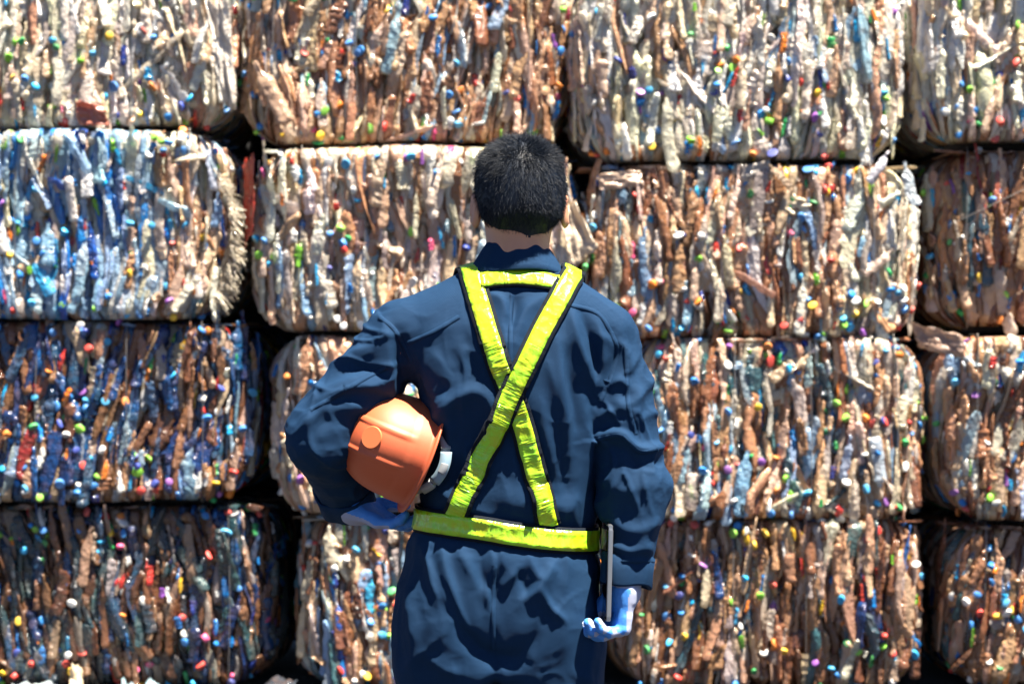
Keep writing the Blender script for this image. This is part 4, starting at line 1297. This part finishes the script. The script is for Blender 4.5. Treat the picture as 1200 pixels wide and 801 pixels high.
sheet('plastic_sheet', [(1068,376),(1128,394),(1132,420),(1076,408)], (8.10,7.99,7.99,8.08), (.46,.32,.25,.9), B[11], .02, 9)
sheet('plastic_sheet', [(840,196),(900,192),(908,232),(848,250)], (8.02,8.02,8.02,8.03), (.66,.60,.54,.85), B[6], .03, 10)
sheet('plastic_sheet', [(908,226),(946,230),(950,252),(914,250)], (8.01,8.01,8.0,8.01), (.80,.68,.50,.95), B[6], .02, 11)
sheet('plastic_sheet', [(700,204),(750,198),(752,218),(704,222)], (8.01,8.01,8.0,8.01), (.70,.52,.40,.95), B[6], .015, 12)
sheet('plastic_sheet', [(240,0),(268,0),(276,128),(262,130)], (7.97,7.96,7.98,7.99), (.84,.78,.70,.95), B[0], .025, 13)
sheet('plastic_sheet', [(88,118),(122,124),(126,148),(92,146)], (7.95,7.95,7.96,7.97), (.58,.20,.14,.95), B[0], .015, 14)
loose_bottle(B[6], 1030, 196, 7.98, -32, 1.0, (.66,.66,.74,.95), 4)
loose_bottle(B[6], 914, 206, 7.98, 38, .62, (.50,.36,.24,1), 9)
loose_bottle(B[6], 1066, 216, 7.99, 20, .8, (.62,.70,.76,.95), 12)
loose_bottle(B[1], 318, 108, 7.97, 28, 1.35, (.50,.34,.24,.95), 14)
tube([W(1112,264,8.06)-B[7].location, W(1150,246,8.03)-B[7].location, W(1204,220,8.02)-B[7].location], .0016, 'baling_wire', M_WIRE, B[7])
# frayed strips at the right end of the icy blue bale
def frayed(parent):
    rg = np.random.default_rng(3); V = []; F = []
    for i in range(260):
        y0 = rg.uniform(196, 352); px = 246+24*math.sin((y0-196)/156*math.pi)**.6
        p = np.array(W(px, y0, 8.05+rg.uniform(-.05, .07))[:])
        d = np.array([rg.uniform(.4, 1), rg.uniform(-.6, .2), rg.uniform(-.9, .25)]); d /= np.linalg.norm(d)
        L = rg.uniform(.03, .085); w = rg.uniform(.0015, .004); s = unit(np.cross(d, rg.normal(0, 1, 3)))
        n = np.cross(d, s); b = len(V)
        for k in range(5):
            t = k/4; c = p+d*L*t+np.array([0, 0, -.03])*t*t+s*.004*math.sin(t*5+i)
            for a, e in ((-1, -1), (1, -1), (1, 1), (-1, 1)): V.append(c+s*w*a*(1-.4*t)+n*.0006*e)
        for k in range(4):
            for a in range(4): F.append((b+k*4+a, b+k*4+(a+1) % 4, b+k*4+4+(a+1) % 4, b+k*4+4+a))
    o = obj('frayed_strips', np_mesh('frayed_strips', np.array(V)-np.array(parent.location[:]), np.array(F)), M_BOTTLE, parent)
    o.color = (.74, .66, .52, 1); o['kind'] = 'stuff'
frayed(B[4])
# litter on the ground at the foot of the wall
for k, (cs, Ys, col, amp, lab) in enumerate([
    ([(78,800),(98,802),(96,768),(84,766)], (7.9,7.9,7.98,7.98), (.50,.42,.30,1), .015, 'pale upright plastic scrap at the foot of the darkest bale'),
    ([(4,806),(70,808),(66,794),(16,793)], (7.7,7.7,8.0,8.0), (.42,.50,.54,1), .03, 'flat whitish blue film on the ground in the bottom left corner'),
    ([(76,806),(136,808),(132,796),(70,797)], (7.7,7.7,8.0,8.0), (.52,.44,.33,1), .02, 'cream plastic film on the ground under the upright scrap'),
    ([(138,806),(190,808),(184,792),(146,793)], (7.7,7.7,8.0,8.0), (.34,.50,.58,1), .03, 'pale blue film on the ground, right of the cream film'),
    ([(296,806),(340,808),(352,786),(318,778)], (7.8,7.8,8.1,8.2), (.05,.06,.08,1), .02, 'black plastic film on the ground between two bottom bales')]):
    s = sheet('plastic_film', cs, Ys, col, None, amp, 30+k)
    zs = np.array([v.co.z for v in s.data.vertices]); s.location.z += GZ+.003-zs.min()
    tag(s, lab, 'plastic film', 'plastic litter on the ground')
# ------------------------------------------------------------------ ground, sky, sun, camera
def ground_mat():
    m, nt, b = new_mat('yard_dirt')
    tc = node(nt, 'ShaderNodeTexCoord')
    n1 = node(nt, 'ShaderNodeTexNoise'); n1.inputs['Scale'].default_value = 1.3; n1.inputs['Detail'].default_value = 8
    n2 = node(nt, 'ShaderNodeTexNoise'); n2.inputs['Scale'].default_value = 40; n2.inputs['Detail'].default_value = 6
    for n in (n1, n2): nt.links.new(tc.outputs['Object'], n.inputs['Vector'])
    cr = node(nt, 'ShaderNodeValToRGB')
    cr.color_ramp.elements[0].position = .3; cr.color_ramp.elements[0].color = (.016, .016, .018, 1)
    cr.color_ramp.elements[1].position = .7; cr.color_ramp.elements[1].color = (.05, .044, .038, 1)
    nt.links.new(n1.outputs['Fac'], cr.inputs[0]); nt.links.new(cr.outputs[0], b.inputs['Base Color'])
    bp = node(nt, 'ShaderNodeBump'); bp.inputs['Strength'].default_value = .7; bp.inputs['Distance'].default_value = .02
    nt.links.new(n2.outputs['Fac'], bp.inputs['Height']); nt.links.new(bp.outputs['Normal'], b.inputs['Normal'])
    b.inputs['Roughness'].default_value = .95
    return m
bm = bmesh.new()
bmesh.ops.create_grid(bm, x_segments=8, y_segments=8, size=200)
g = bm_obj('ground', bm, ground_mat(), None, smooth=False)
tag(g, kind='structure'); g.location.z = GZ

bm = bmesh.new()
bmesh.ops.create_cube(bm, size=1, matrix=Matrix.Translation((0, 9.27, 1.7)) @ Matrix.Diagonal((9, .12, 3.4, 1)))
bmesh.ops.subdivide_edges(bm, edges=list(bm.edges), cuts=6, use_grid_fill=True)
wl = bm_obj('gap_backing', bm, simple_mat('dark_backing', (.035, .036, .04), .9, bump=.4, scale=20, var=.4), None, smooth=False)  # added unseen slab; blocks light so the gaps between bales stay dark
tag(wl, 'added dark backing that keeps the gaps between the stacked bales dark', 'backing', kind='structure')

SUN = Vector((.27, -.22, 1)).normalized()
sd = bpy.data.lights.new('sun', 'SUN'); sd.energy = 5.0; sd.angle = R(.53); sd.color = (1, .91, .77)
so = link(bpy.data.objects.new('sun', sd)); so.rotation_euler = SUN.to_track_quat('Z', 'Y').to_euler()
wd = bpy.data.worlds.new('World'); scene.world = wd; wd.use_nodes = True
nt = wd.node_tree; bg = nt.nodes['Background']
sk = nt.nodes.new('ShaderNodeTexSky'); sk.sky_type = 'NISHITA'; sk.sun_disc = False
sk.sun_elevation = math.asin(SUN.z); sk.sun_rotation = math.atan2(SUN.x, SUN.y)
sk.air_density = .3; sk.dust_density = .0; sk.ozone_density = 1.0
nt.links.new(sk.outputs[0], bg.inputs[0]); bg.inputs[1].default_value = .05

cd = bpy.data.cameras.new('camera'); cam = link(bpy.data.objects.new('camera', cd))
cam.location = (0, 0, CAMZ); cam.rotation_euler = (R(90), 0, 0)
cd.lens = 70; cd.sensor_width = 36; cd.shift_y = 8.5/1200; cd.clip_end = 600; cd.clip_start = .05
cd.dof.use_dof = True; cd.dof.focus_distance = 3.72; cd.dof.aperture_fstop = 6.3
scene.camera = cam
vs = scene.view_settings
vs.view_transform = 'Standard'; vs.look = 'None'; vs.gamma = 1; vs.exposure = 2.2
scene.render.engine = 'CYCLES'
scene.cycles.max_bounces = 6; scene.cycles.diffuse_bounces = 2; scene.cycles.glossy_bounces = 2; scene.cycles.transparent_max_bounces = 5
scene.cycles.caustics_reflective = False; scene.cycles.caustics_refractive = False
scene.cycles.use_denoising = True
